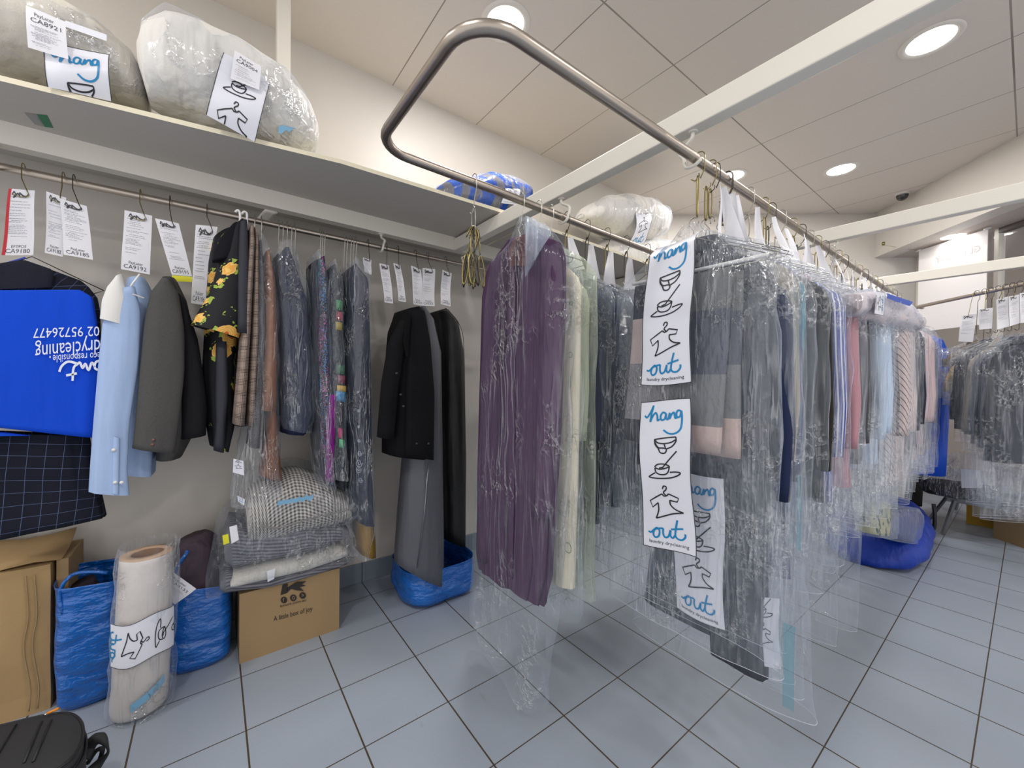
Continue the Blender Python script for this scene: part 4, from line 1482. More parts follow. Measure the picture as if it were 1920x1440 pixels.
# floral print, plaid
def floral(t, uv, u, v):
    vo = nd(t, 'TexVoronoi')
    vo.inputs['Scale'].default_value = 11
    vo.inputs['Randomness'].default_value = .75
    t.links.new(uv, vo.inputs['Vector'])
    d = vo.outputs['Distance']
    ns = noise_n(t, uv, 60, 3)
    dd = mth(t, 'ADD', d, mth(t, 'MULTIPLY', mth(t, 'SUBTRACT', ns, .5), .22))
    sw = mth(t, 'SINE', mth(t, 'MULTIPLY', dd, 70))
    rose = mixc(t, mth(t, 'MULTIPLY', mth(t, 'ADD', sw, 1), .5), lin('e9a544'), lin('f0c772'))
    rose = mixc(t, mth(t, 'LESS_THAN', dd, .10), rose, lin('cf6a2e'))
    cs = nd(t, 'SeparateColor')
    t.links.new(vo.outputs['Color'], cs.inputs[0])
    rose = mixc(t, mth(t, 'GREATER_THAN', cs.outputs[0], .93), rose, lin('d4492c'))
    on_ = mth(t, 'LESS_THAN', cs.outputs[1], .88)
    leafn = noise_n(t, uv, 34, 2)
    leaf = mth(t, 'MULTIPLY', mth(t, 'LESS_THAN', dd, .52), mth(t, 'GREATER_THAN', leafn, .56))
    leafc = mixc(t, noise_n(t, uv, 90, 2), lin('7fa03a'), lin('b7c75a'))
    base = mixc(t, mth(t, 'MULTIPLY', leaf, on_), lin('15161c'), leafc)
    return mixc(t, mth(t, 'MULTIPLY', mth(t, 'LESS_THAN', dd, .41), on_), base, rose)


def plaid(t, uv, u, v):
    a = line_mask(t, u, 0, .006, .003)
    b1 = line_mask(t, v, 0, .006, .003)
    A = line_mask(t, u, .01, .045, .022)
    B = line_mask(t, v, .01, .045, .022)
    k = mth(t, 'ADD', mth(t, 'MULTIPLY', a, mth(t, 'ADD', .25, mth(t, 'MULTIPLY', A, .35))), mth(t, 'MULTIPLY', b1, mth(t, 'ADD', .25, mth(t, 'MULTIPLY', B, .35))))
    return mixc(t, mth(t, 'MINIMUM', k, 1), lin('a8968a'), lin('2d2626'))


M_FLORAL = uv_fabric('yellow rose print', floral, fold=.2, rough=.6)
M_PLAID = uv_fabric('brown check wool', plaid, fold=.2)
M_INKNAVY = fabric('ink navy satin', '252833', fold=.35, rough=.6, spec=.5)
fd = wgarm('floral_dress', 'black dress printed with yellow roses, wide bell sleeve', 'dress', (430, 430))
loft('body', sil([((400, 440), (440, 420)), ((392, 480), (450, 470)), ((385, 600), (448, 600)), ((380, 700), (440, 700)), ((388, 800), (442, 800)), ((394, 838), (430, 850))], 1, 1.96, .14, nr=20), M_FLORAL, fd, n=34, fold=.008, nf=5, seed=12, cap0=True, cap1=True)
loft('skirt_panel', sil([((405, 640), (425, 640)), ((402, 740), (428, 740)), ((404, 790), (424, 790)), ((400, 845), (420, 850))], 1, 1.925, .03, nr=12), M_INKNAVY, fd, n=20, cap0=True, cap1=True)
loft('bell_sleeve', sil([((430, 432), (458, 404)), ((412, 480), (460, 470)), ((396, 540), (464, 540)), ((372, 580), (462, 600)), ((355, 606), (448, 632))], 1, 1.87, .10, nr=22), M_FLORAL, fd, n=40, power=2.2, fold=.004, nf=3, seed=6, cap0=True, label='wide bell sleeve with yellow roses')
loft('shoulder_yoke', sil([((434, 420), (446, 414)), ((415, 440), (448, 432)), ((400, 470), (442, 468)), ((398, 488), (430, 482))], 1, 1.868, .06, nr=10), fcol('14151c'), fd, n=24, cap0=True, cap1=True)
V, F = tube_vf(spline([tuple(P(p, 1, 1.93)) for p in ((441, 398), (446, 394), (450, 402), (448, 424), (432, 440), (415, 452))], 4), .0045, 8)
mesh_obj('hanger', V, F, M_WPLASTIC, fd)
nj = wgarm('navy_sleeve_jacket', 'dark navy jacket seen edge-on between roses and brown check', 'jacket', (455, 420))
loft('sleeve', sil([((448, 414), (464, 410)), ((446, 440), (466, 436)), ((444, 530), (468, 530)), ((445, 622), (467, 626))], 1, 1.865, .06, nr=14), M_INKNAVY, nj, n=24, power=2.6, fold=.002, cap0=True, cap1=True)
loft('body', sil([((450, 430), (466, 424)), ((448, 540), (470, 540)), ((440, 800), (468, 800))], 1, 1.95, .22, nr=12), M_INKNAVY, nj, n=24, cap0=True, cap1=True)
V, F = tube_vf(spline([tuple(P(p, 1, 1.95)) for p in ((452, 402), (458, 397), (463, 402), (462, 425))], 4), .0045, 8)
mesh_obj('hanger', V, F, M_WPLASTIC, nj)
pl_ = wgarm('brown_check_trousers', 'brown and white check trousers, edge-on beside the roses dress', 'trousers', (475, 425))
loft('leg', sil([((467, 424), (478, 421)), ((466, 450), (480, 450)), ((452, 620), (472, 620)), ((436, 796), (461, 800))], 1, 1.87, .16, nr=16), M_PLAID, pl_, n=30, power=2.6, fold=.002, nf=3, cap0=True, cap1=True)
loft('leg', sil([((476, 424), (484, 425)), ((476, 450), (488, 450)), ((470, 620), (490, 620)), ((461, 798), (480, 802))], 1, 1.895, .2, nr=16), M_PLAID, pl_, n=30, power=2.6, fold=.002, nf=3, cap0=True, cap1=True)

# covered brown leather coat
M_LEATHER = simple('tan leather', '8a5b3c', .45, var=.2, bscale=20, bstr=.3, vscale=5)
M_SPARK = uv_fabric('silver glitter knit', lambda t, uv, u, v: mixc(t, mth(t, 'GREATER_THAN', noise_n(t, uv, 420, 2), .56), lin('2c2a2c'), lin('8e8c90')), rough=.5)
lc = wgarm('leather_coat', 'tan leather coat in clear plastic', 'coat', (500, 440))
loft('body', sil([((498, 470), (508, 466)), ((495, 520), (520, 520)), ((494, 640), (524, 640)), ((482, 770), (523, 772))], 1, 1.90, .22, nr=16), M_LEATHER, lc, n=30, power=2.6, fold=.003, cap0=True, cap1=True)
loft('coat_skirt', sil([((500, 765), (523, 765)), ((495, 850), (528, 850)), ((490, 895), (532, 905))], 1, 1.95, .16, nr=10), M_LEATHER, lc, n=24, fold=.004, cap1=True)
loft('knit_layer', sil([((486, 450), (492, 447)), ((484, 520), (499, 520)), ((482, 640), (500, 640)), ((478, 745), (494, 748)), ((466, 840), (490, 842))], 1, 1.89, .2, nr=16), M_SPARK, lc, n=24, fold=.004, cap0=True, cap1=True, label='glittery grey knit beside the leather')
loft('plastic_cover', sil([((486, 432), (492, 430)), ((482, 470), (514, 462)), ((478, 560), (528, 560)), ((476, 700), (530, 700)), ((452, 830), (532, 850)), ((440, 900), (534, 930)), ((430, 960), (525, 940))], 1, 1.87, .28, nr=34), M_FILM2, lc, n=44, fold=.005, nf=5, crumple=.012, cf=8, seed=14, foldgrow=False)
q = [P(p, 1, 1.865) for p in ((438, 842), (456, 846), (458, 892), (436, 886))]
fn1 = quad_fn(*q, bend=.002)
logo(lambda u, v, l=0: fn1(u, v / LOGO_H, l), lc, vlo=1.2, text=False, blue_part=False)
q = [P(p, 1, 1.862) for p in ((442, 910), (462, 916), (458, 948), (446, 940))]
fn2 = quad_fn(*q, bend=.002)
logo(lambda u, v, l=0: fn2(u, v / LOGO_H, l), lc, vlo=1.9, text=False)

# big navy bundle in clear plastic
nb = wgarm('navy_suit_bundle', 'navy suits in crinkled clear plastic, five hooks together', 'bagged clothing', (545, 450))
loft('body', sil([((530, 466), (545, 460)), ((518, 500), (560, 490)), ((520, 560), (585, 560)), ((524, 700), (592, 700)), ((530, 780), (594, 780)), ((532, 815), (580, 818))], 1, 1.91, .30, nr=22), fabric('navy bundle', '1e2340', fold=.6, fscale=14), nb, n=40, fold=.009, nf=7, seed=4, cap0=True, cap1=True, foldgrow=False)
loft('black_layer', sil([((515, 480), (528, 470)), ((514, 560), (530, 560)), ((516, 780), (532, 780))], 1, 1.95, .26, nr=12), fcol('1d1b1c'), nb, n=24, cap0=True, cap1=True)
loft('plastic_cover', sil([((520, 452), (556, 446)), ((512, 490), (568, 474)), ((516, 560), (590, 556)), ((520, 700), (597, 700)), ((525, 790), (598, 790)), ((530, 806), (594, 816))], 1, 1.885, .35, nr=36), M_FILMT, nb, n=54, fold=.008, nf=7, crumple=.018, cf=9, seed=24, foldgrow=False)


# sequin dresses
def sequins(cols):
    def f(t, uv, u, v):
        vo = nd(t, 'TexVoronoi')
        vo.inputs['Scale'].default_value = 230
        t.links.new(uv, vo.inputs['Vector'])
        s = nd(t, 'SeparateColor')
        t.links.new(vo.outputs['Color'], s.inputs[0])
        n = noise_n(t, scaled(t, uv, (1, .35, 1)), 9, 2)
        r = t.nodes.new('ShaderNodeValToRGB')
        r.color_ramp.interpolation = 'CONSTANT'
        e = r.color_ramp.elements
        for i, c_ in enumerate(cols):
            if i > 1:
                e.new(.3 + i * .4 / len(cols))
            e[i].position = 0 if i == 0 else .3 + i * .4 / len(cols)
            e[i].color = lin(c_)
        t.links.new(mth(t, 'ADD', n, mth(t, 'MULTIPLY', mth(t, 'SUBTRACT', s.outputs[1], .5), .14)), r.inputs[0])
        return mixc(t, mth(t, 'LESS_THAN', s.outputs[0], .45), r.outputs[0], lin('14131a'))
    return f


M_SEQ = uv_fabric('rainbow sequins', sequins(['24143a', '2a6fb0', '1c2340', 'a03a8a', '2f9ab8']), rough=.3, metal=.4, fold=.2)
M_PATCH = uv_fabric('dark patch knit', sequins(['24262a', '2c3038', '3c4148', '25282e', '3a4a3c']), rough=.5, fold=.2)
sq = wgarm('sequin_dress', 'dress of blue and magenta sequins in clear plastic', 'dress', (608, 480))
loft('body', sil([((600, 482), (612, 478)), ((598, 520), (618, 516)), ((598, 640), (622, 640)), ((600, 760), (630, 760)), ((608, 860), (632, 860)), ((614, 905), (630, 915))], 1, 1.90, .20, nr=20), M_SEQ, sq, n=30, fold=.006, cap0=True, cap1=True)
loft('fringe', sil([((618, 740), (632, 740)), ((612, 850), (628, 850)), ((612, 900), (626, 906))], 1, 1.885, .03, nr=10), uv_fabric('magenta tinsel', lambda t, uv, u, v: mixc(t, line_mask(t, u, 0, .006, .003), lin('a02aa0'), lin('4a124e')), rough=.3), sq, n=20, fold=.004, nf=6, cap1=True, label='magenta tinsel fringe')
loft('grey_layer', sil([((586, 490), (600, 484)), ((588, 640), (600, 640)), ((592, 800), (606, 800)), ((600, 880), (612, 885))], 1, 1.95, .2, nr=12), fcol('35343a'), sq, n=24, cap0=True, cap1=True)
loft('plastic_cover', sil([((592, 470), (602, 464)), ((590, 510), (620, 500)), ((590, 700), (632, 700)), ((598, 880), (640, 885)), ((604, 915), (638, 922))], 1, 1.88, .26, nr=26), M_FILMT, sq, n=34, crumple=.010, cf=9, seed=34, foldgrow=False)
ck = wgarm('patchwork_coat', 'dark coat with small green, red and yellow patches, in plastic', 'coat', (632, 490))
loft('body', sil([((620, 500), (632, 492)), ((616, 540), (646, 530)), ((620, 700), (652, 700)), ((628, 860), (656, 860)), ((636, 915), (652, 925))], 1, 1.89, .22, nr=20), M_PATCH, ck, n=30, fold=.004, cap0=True, cap1=True)
for (x0_, y0_, x1_, y1_, c_) in ((630, 562, 642, 580, '3a8a58'), (630, 584, 642, 600, 'a04450'), (629, 603, 641, 618, '9a8a3a'), (631, 684, 646, 700, '37664e'), (633, 703, 647, 718, '7a3a50'), (632, 722, 648, 733, 'c0a050'), (630, 733, 647, 752, '3a86b8'), (634, 802, 642, 820, 'b8366a'), (636, 823, 645, 838, '2fae68')):
    q = [P(p, 1, 1.884) for p in ((x0_, y0_), (x1_, y0_ + 2), (x1_, y1_ + 2), (x0_, y1_))]
    v_, f_ = grid_vf(lambda u, v: quad_fn(*q, bend=.001)(u, v, 0), 2, 2)
    o_ = mesh_obj('patch', v_, f_, simple('patch ' + c_, c_, .6), ck)
    o_.modifiers.new('t', 'SOLIDIFY').thickness = .003
loft('plastic_cover', sil([((622, 488), (634, 482)), ((614, 530), (650, 520)), ((616, 700), (656, 700)), ((624, 900), (660, 905))], 1, 1.872, .26, nr=26), M_FILMT, ck, n=34, crumple=.012, cf=9, seed=44, foldgrow=False)

# dark paisley saree-like cloth, long, gold hem
ds = wgarm('navy_paisley_gown', 'long navy gown with silver paisley border and gold hem, in plastic', 'dress', (675, 490))
M_NV = fabric('deep navy silk', '1c1e36', fold=.5, rough=.6, spec=.5)
loft('body', sil([((658, 500), (672, 490)), ((652, 530), (700, 520)), ((656, 700), (704, 700)), ((664, 860), (706, 860)), ((676, 985), (708, 990))], 1, 1.90, .26, nr=24), M_NV, ds, n=36, fold=.007, nf=6, cap0=True, cap1=True)
loft('gold_hem', sil([((676, 985), (710, 990)), ((680, 1045), (712, 1050))], 1, 1.92, .22, nr=5), uv_fabric('gold brocade', lambda t, uv, u, v: mixc(t, noise_n(t, uv, 150, 2), lin('5a4418'), lin('b08a3a')), rough=.4), ds, n=30, fold=.004, cap1=True, label='gold brocade hem')
parts = []
for k, (cx_, cy_) in enumerate(((672, 770), (672, 800), (673, 826), (674, 850), (672, 880), (676, 900), (673, 868))):
    rr_ = (3, 3, 4, 6, 8, 6, 9)[k]
    pts_ = [(cx_ + rr_ * .7 * (1 - s_ / 16) * math.cos(s_ * .8), cy_ + rr_ * (1 - s_ / 16) * math.sin(s_ * .8)) for s_ in range(14)]
    v2, f2 = ribbon2(pts_, 1.3)
    parts.append(([P(q_, 1, 1.882) for q_ in v2], f2))
for q_ in parts:
    mesh_obj('paisley_motif', *q_, simple('silver embroidery', '9aa0b4', .5), ds, smooth=False)
loft('plastic_cover', sil([((660, 486), (676, 480)), ((652, 520), (702, 506)), ((650, 700), (708, 700)), ((658, 900), (712, 900)), ((668, 1020), (714, 1000)), ((676, 1058), (700, 1050))], 1, 1.87, .32, nr=40), M_FILMT, ds, n=44, crumple=.016, cf=9, seed=54, foldgrow=False)

# clusters of thin chrome hooks over the plastic-covered clothes
for grp, xs in (('navy bundle', (522, 530, 538, 546, 553)), ('sequin dress', (600, 604, 608)), ('paisley gown', (645, 650, 657, 662, 667)), ('brown check trousers and leather coat', (477, 490))):
    for x_ in xs:
        c_ = P((x_, 440), 1, YW)
        h = thing('wire_hook', 'thin bright hanger hook above the ' + grp, 'hook', (c_.x, YW, ZW), 'hanger hooks above the ' + grp)
        wire_hook(c_.x, YW, ZW, .15, M_CHROME, h, dirx=(0, -1), w=.0013, curl=.004)

# black coat with grey cover, black cover
bc = wgarm('black_coat', 'black double-breasted wool coat', 'coat', (785, 575))
M_BLK = fabric('black wool', '0e0e12', fold=.35, fscale=8)
loft('body', sil([((765, 578), (795, 572)), ((748, 620), (815, 600)), ((742, 700), (820, 680)), ((738, 800), (818, 800)), ((738, 858), (815, 864))], 1, 1.83, .24, nr=22), M_BLK, bc, n=40, power=2.4, fold=.006, nf=6, seed=3, cap0=True, cap1=True)
loft('sleeve', sil([((758, 600), (774, 596)), ((735, 640), (764, 640)), ((722, 720), (752, 720)), ((714, 822), (742, 824))], 1, 1.81, .08, nr=18), M_BLK, bc, n=26, fold=.003, cap0=True, cap1=True)
loft('sleeve', sil([((775, 580), (800, 582)), ((770, 640), (812, 640)), ((766, 740), (820, 740)), ((764, 855), (818, 864))], 1, 1.795, .07, nr=18), M_BLK, bc, n=26, fold=.003, cap0=True, cap1=True)
loft('lapel', sil([((762, 590), (772, 588)), ((757, 640), (768, 640)), ((762, 668), (766, 668))], 1, 1.788, .012, nr=8), fcol('050507'), bc, n=14)
for q in ((782, 832), (804, 832), (752, 740), (757, 762), (744, 700)):
    c_ = P(q, 1, 1.792)
    V, F = tube_vf([c_, c_ + Vector((0, .006, 0))], .006, 12)
    mesh_obj('button', V, F, simple('horn button', '2e2c2e', .25), bc)
M_GREYC = fabric('grey cover vinyl', '565860', fold=.5, rough=.5, spec=.6)
gc = wgarm('grey_garment_cover', 'long grey translucent garment cover hanging behind the black coat', 'garment bag', (815, 580))
loft('cover', sil([((790, 574), (800, 573)), ((790, 590), (822, 600)), ((790, 660), (837, 660)), ((775, 860), (840, 860)), ((764, 980), (842, 980)), ((757, 1070), (843, 1110))], 1, 1.845, .22, nr=26), M_GREYC, gc, n=34, power=2.6, fold=.006, nf=5, seed=7, cap0=True, cap1=True)
V, F = tube_vf([P(p, 1, 1.842) for p in ((803, 870), (796, 960), (782, 1065))], .003, 6)
mesh_obj('zip', V, F, simple('zip metal', '9a9aa0', .3, metal=1), gc)
bk_ = wgarm('black_garment_cover', 'long black garment cover at the right end of the wall rail', 'garment bag', (850, 575))
loft('cover', sil([((828, 582), (842, 576)), ((835, 600), (868, 600)), ((838, 660), (880, 660)), ((842, 860), (884, 860)), ((846, 1020), (882, 1030))], 1, 1.95, .26, nr=24), fabric('black nylon', '121214', fold=.5, rough=.5, spec=.5), bk_, n=34, power=2.5, fold=.004, cap0=True, cap1=True)
V, F = tube_vf(spline([tuple(P(p, 1, 1.94)) for p in ((840, 580), (862, 610), (870, 660), (872, 860), (870, 1010))], 5), .0018, 6)
mesh_obj('zip', V, F, simple('dark zip', '2c2c30', .4), bk_)

# ------------------------------------------------------------------ bundles on the shelf
def cyl_fn(cx0, cx1, cy, cz, ry, rz, th0, th1, axis_tilt=0.):
    """sheet wrapped round a bundle lying along x: u runs along x, v round it (0 = th0 top/back, 1 = th1)"""
    def fn(u, v, lift=0):
        s = v / LOGO_H
        th = math.radians(th0 + (th1 - th0) * s)
        x = cx0 + (cx1 - cx0) * u
        d = Vector((0, -math.cos(th) * (ry + lift), math.sin(th) * (rz + lift)))
        return Vector((x, cy, cz + axis_tilt * (u - .5))) + d
    return fn


M_DUVET = fabric('cream bedding', 'd9d3c8', fold=.9, fscale=7, var=.03)
M_WBED = fabric('white bedding', 'e0ddd8', fold=1.0, fscale=9, var=.03)


def bundle(label, stations, yc, depth, mat, seed, group=None, crum=.02, cf=6, filmm=None, nr=26):
    n = len(stations)
    tab = []
    for i, (p, q) in enumerate(stations):
        a, b_ = P(p, 1, yc), P(q, 1, yc)
        tab.append((i,) + tuple((a + b_) / 2) + tuple((b_ - a) / 2) + (depth[i],))
    rings, outer = [], []
    for r in interp(tab, nr):
        c_, a = Vector(r[1:4]), Vector(r[4:7])
        rings.append((c_, a * .95, Vector((0, r[7] * .95, 0))))
        outer.append((c_, a, Vector((0, r[7], 0))))
    o = thing('laundry_bundle', label, 'laundry bundle', (rings[nr // 2][0].x, yc, 2.066), group)
    loft('bedding', rings, mat, o, n=50, power=2.2, fold=.0, crumple=crum, cf=cf, seed=seed, cap0=True, cap1=True)
    loft('plastic_cover', outer, filmm or M_FILMB, o, n=56, power=2.2, crumple=crum * 1.0, cf=cf * 1.15, seed=seed, cap0=True, cap1=True)
    return o


bA = bundle('cream bedding roll with ticket CA8921 at the left end of the shelf', [((-190, 20), (-190, 90)), ((-150, -60), (-150, 160)), ((0, -8), (0, 170)), ((100, 18), (100, 172)), ((190, 58), (190, 196)), ((250, 110), (250, 215)), ((278, 160), (280, 218))], 1.95,
            (.10, .18, .19, .19, .18, .15, .08), M_DUVET, 3)
bB = bundle('big cream bedding roll with ticket CA9004, overhanging the shelf edge', [((262, 90), (262, 130)), ((272, 58), (283, 205)), ((320, 42), (320, 222)), ((380, 60), (390, 245)), ((450, 98), (460, 268)), ((520, 140), (530, 290)), ((570, 195), (575, 305)), ((590, 240), (588, 296)), ((594, 262), (592, 280))], 1.83,
            (.07, .14, .18, .19, .19, .18, .14, .09, .03), M_WBED, 11)


def px_sheet(px, yv, bulge=.0, vlo=0., vhi=LOGO_H):
    TL, TR, BR, BL = [P(p, 1, yv) for p in px]
    base = quad_fn(TL, TR, BR, BL, bend=0)

    def fn(u, v, lift=0):
        s = (v - vlo) / (vhi - vlo)
        p = base(u, s, lift)
        s -= .5
        p.y += bulge * (4 * s * s) + .006 * math.sin(v * 5 + u * 3)
        return p
    return fn


logo(px_sheet([(77, 66), (203, 94), (207, 182), (86, 158)], 1.752, .02, 0, .9), bA, vlo=0, vhi=.9, text=False, nu=6)
V, F = grid_vf(lambda u, v: P((122 + 78 * u, 38 + 27 * u + 12 * v), 1, 1.762), 6, 2)
mesh_obj('printed_panel', V, F, M_PANEL, bA)
logo(px_sheet([(421, 86), (510, 138), (480, 257), (386, 208)], 1.632, .03, .72, 2.2), bB, vlo=.72, vhi=2.2, text=False)
def loose_ticket(px, yv, num, label, seed, ax=1):
    TL, TR, BR, BL = [P(p, ax, yv) for p in px]
    fn = quad_fn(TL, TR, BR, BL, .003, wob=seed)
    V, F = grid_vf(lambda u, v: fn(u, v, 0), 4, 6)
    o = mesh_obj('receipt_ticket', V, F, M_PAPER, origin=(TL + TR) / 2)
    tag(o, label, 'ticket')
    tv, tf = text_at(num, .1, .36, .78)
    k = .11 / max(.36 - q[1] for q in tv)
    mesh_obj('number_print', [fn(a, .36 - (.36 - b_) * k, .001) for a, b_ in tv], tf, M_INK, o, smooth=False)
    tv, tf = text_at('PayLater', .2, .20, .5)
    k = .09 / max(.20 - q[1] for q in tv)
    mesh_obj('number_print', [fn(a, .20 - (.20 - b_) * k, .001) for a, b_ in tv], tf, M_INK, o, smooth=False)
    print_lines(fn, o, seed, lo=.45, hi=.9)
    return o


loose_ticket([(48, 9), (122, 40), (128, 110), (52, 88)], 1.735, 'CA8921', 'white ticket numbered CA8921 on the leftmost bedding roll', 31)
loose_ticket([(440, 95), (490, 125), (486, 168), (432, 146)], 1.622, 'CA9004', 'white ticket numbered CA9004 on the big bedding roll', 32)
# faint blue printing near the right end of the big roll
V, F = grid_vf(lambda u, v: P((522 + 55 * u, 236 - 14 * u + 14 * v + 3 * math.sin(u * 20)), 1, 1.70), 8, 2)
mesh_obj('printed_streak', V, F, simple('pale blue print', '7fb4d6', .6), bB)

M_BLUEST = uv_fabric('blue and grey cloth', lambda t, uv, u, v: mixc(t, mth(t, 'GREATER_THAN', noise_n(t, scaled(t, uv, (.8, 3, 1)), 7, 1), .52), lin('1e4fb0'), lin('6b6a74')), fold=.8)
bC = bundle('blue and grey laundry in crinkled plastic on the shelf', [((808, 372), (810, 384)), ((818, 352), (826, 390)), ((850, 340), (856, 402)), ((895, 334), (895, 416)), ((940, 340), (935, 416)), ((975, 352), (965, 400)), ((994, 366), (985, 382))], 1.835,
            (.04, .12, .18, .2, .19, .14, .05), M_BLUEST, 21, crum=.02, cf=7)
logo(px_sheet([(948, 343), (978, 353), (974, 384), (944, 378)], 1.64, .02, 1.6), bC, vlo=1.6, vhi=LOGO_H, blue_part=False)
bE = bundle('lower white laundry bundle on the shelf, seen through hanging clips under the rail', [((1118, 462), (1120, 480)), ((1130, 450), (1132, 512)), ((1170, 450), (1172, 526)), ((1215, 450), (1216, 527)), ((1255, 456), (1255, 518)), ((1278, 460), (1276, 495))], 2.08,
            (.06, .16, .22, .22, .18, .06), M_WBED, 33, crum=.015, cf=6)
bD = bundle('upper white laundry bundle in printed plastic behind the near cross beam', [((1088, 402), (1090, 412)), ((1100, 386), (1104, 425)), ((1130, 370), (1134, 443)), ((1165, 367), (1168, 455)), ((1205, 375), (1205, 456)), ((1235, 392), (1232, 446)), ((1246, 410), (1244, 430))], 2.0,
            (.04, .14, .2, .22, .2, .14, .05), M_WBED, 27, crum=.02, cf=6)
logo(px_sheet([(1196, 373), (1224, 382), (1218, 452), (1190, 455)], 1.79, .05, 1.0, LOGO_H - .2), bD, vlo=1.0, vhi=LOGO_H - .2, text=False)

# ------------------------------------------------------------------ things standing on the floor by the left wall
M_CARD = simple('cardboard', 'a18661', .8, var=.06, bscale=60, bstr=.05, vscale=3)
M_CARD2 = simple('worn cardboard', 'ae9065', .85, var=.12, bscale=6, bstr=.6, vscale=4)
M_CARDIN = simple('cardboard inside', '8a6a44', .9)
cb = thing('cardboard_box', 'tall crumpled cardboard box at the left edge of the photo', 'box', (-.72, 2.2, 0))


def crumbox(name, x0, x1, y0, y1, z0, z1, parent, mat, amp=.006, seed=0, slant=0.):
    V, F = [], []
    n = 8
    corners = [(x0, y0), (x1, y0), (x1, y1), (x0, y1)]
    per = []
    for i in range(4):
        a, b_ = corners[i], corners[(i + 1) % 4]
        for k in range(n):
            per.append((a[0] + (b_[0] - a[0]) * k / n, a[1] + (b_[1] - a[1]) * k / n, k == 0))
    m = len(per)
    for j in range(n + 1):
        z = z0 + (z1 - z0) * j / n
        for x, y, cnr in per:
            q = noise.noise(Vector((x * 7 + seed, y * 7, z * 5))) * amp * (.3 if cnr else 1)
            zz = z + slant * (x - x0) * (j / n)
            V.append((x + q, min(y + q, WY - .015), zz))
    for j in range(n):
        for k in range(m):
            F.append((j * m + k, j * m + (k + 1) % m, (j + 1) * m + (k + 1) % m, (j + 1) * m + k))
    F.append(tuple(n * m + k for k in range(m)))
    F.append(tuple(reversed(range(m))))
    return mesh_obj(name, V, F, mat, parent, smooth=False)


crumbox('carton', -.98, -.465, 2.13, 2.365, 0, .525, cb, M_CARD2, .012, 1)
crumbox('back_carton_half', -.455, -.425, 2.15, 2.365, 0, .53, cb, M_CARD, .004, 2)
V, F = grid_vf(lambda u, v: Vector((-.97 + u * .53, 2.14 + v * .20, .53 + .055 * v + .012 * math.sin(u * 9 + v * 4))), 8, 4)
mesh_obj('flap', V, F, M_CARD2, cb).modifiers.new('t', 'SOLIDIFY').thickness = .004
for xx in (-.52, -.50, -.62):
    V, F = tube_vf(spline([(xx, 2.121, .50), (xx + .006, 2.119, .36), (xx - .004, 2.119, .25), (xx + .01, 2.120, .10), (xx + .006, 2.121, .02)], 5), .0022, 5)
    mesh_obj('crease', V, F, M_CARD, cb)

# blue woven carrier bags
M_POLYB, t, b, o = nt('blue woven polypropylene')
v, x, y, z = coords(t)
nn = noise_n(t, scaled(t, v, (1, 1, 2.2)), 9, 3)
t.links.new(mixc(t, nn, lin('06489e'), lin('1272cc')), b.inputs['Base Color'])
b.inputs['Roughness'].default_value = .28
b.inputs['Specular IOR Level'].default_value = .8
w1 = mth(t, 'ADD', mth(t, 'MULTIPLY', nn, 1.2), mth(t, 'MULTIPLY', noise_n(t, v, 160, 1), .05))
bump(t, b, w1, .9, .03)


def carrier(label, x0, x1, y0, y1, zt, seed, slump=0., lab=None, mat=None):
    cx, cy, hw, hd = (x0 + x1) / 2, (y0 + y1) / 2, (x1 - x0) / 2, (y1 - y0) / 2
    o = thing('carrier_bag', label, 'bag', (cx, cy, 0))
    rows = interp([(0, .004, .80, .80), (1, .03, .95, .95), (2, zt * .35, 1.0, 1.0), (3, zt * .7, .98, .97), (4, zt * .95, .97, .95), (5, zt, .98, .96)], 22)
    rings = [(Vector((cx, cy, r[1])), Vector((hw * r[2], 0, slump * hw * (r[1] / zt))), Vector((0, hd * r[3], 0))) for r in rows]
    loft('body', rings, mat or M_POLYB, o, n=64, power=4, fold=.0, crumple=.009, cf=9, seed=seed, cap0=True, solid=.0015)
    return o


b1_ = carrier('tall blue woven carrier bag between cardboard box and plastic roll', -.452, -.26, 2.045, 2.30, .45, 4, slump=-.08)
loft('contents', sil([((120, 1120), (160, 1105)), ((118, 1150), (205, 1130)), ((118, 1200), (205, 1200))], 1, 2.09, .16, nr=10), fcol('3e3540', fold=.9), b1_, n=30, crumple=.018, cf=14, cap0=True)
V, F = tube_vf(spline([tuple(P(p, 1, 2.06)) for p in ((118, 1150), (112, 1110), (135, 1078), (175, 1072), (202, 1074))], 5), .006, 8)
mesh_obj('handle', V, F, M_POLYB, b1_)
b2_ = carrier('wide blue woven carrier bag stuffed with mauve cloth, behind the plastic roll', -.150, .072, 2.035, 2.30, .34, 8, slump=-.12)
loft('contents', sil([((335, 1030), (380, 1012)), ((318, 1060), (404, 1022)), ((318, 1090), (412, 1080)), ((318, 1150), (430, 1140))], 1, 2.10, .17, nr=14), fcol('544852', fold=1.0), b2_, n=36, crumple=.022, cf=12, cap0=True, label='heap of mauve grey cloth')
V, F = tube_vf(spline([tuple(P(p, 1, 2.06)) for p in ((325, 1100), (332, 1065), (348, 1040), (352, 1032))], 5), .007, 8)
mesh_obj('handle', V, F, M_POLYB, b2_)
tk = loose_ticket([(316, 1066), (368, 1104), (328, 1134), (318, 1126)], 2.0, 'CA9133', 'white ticket ending 9133 tucked beside the plastic roll', 44)

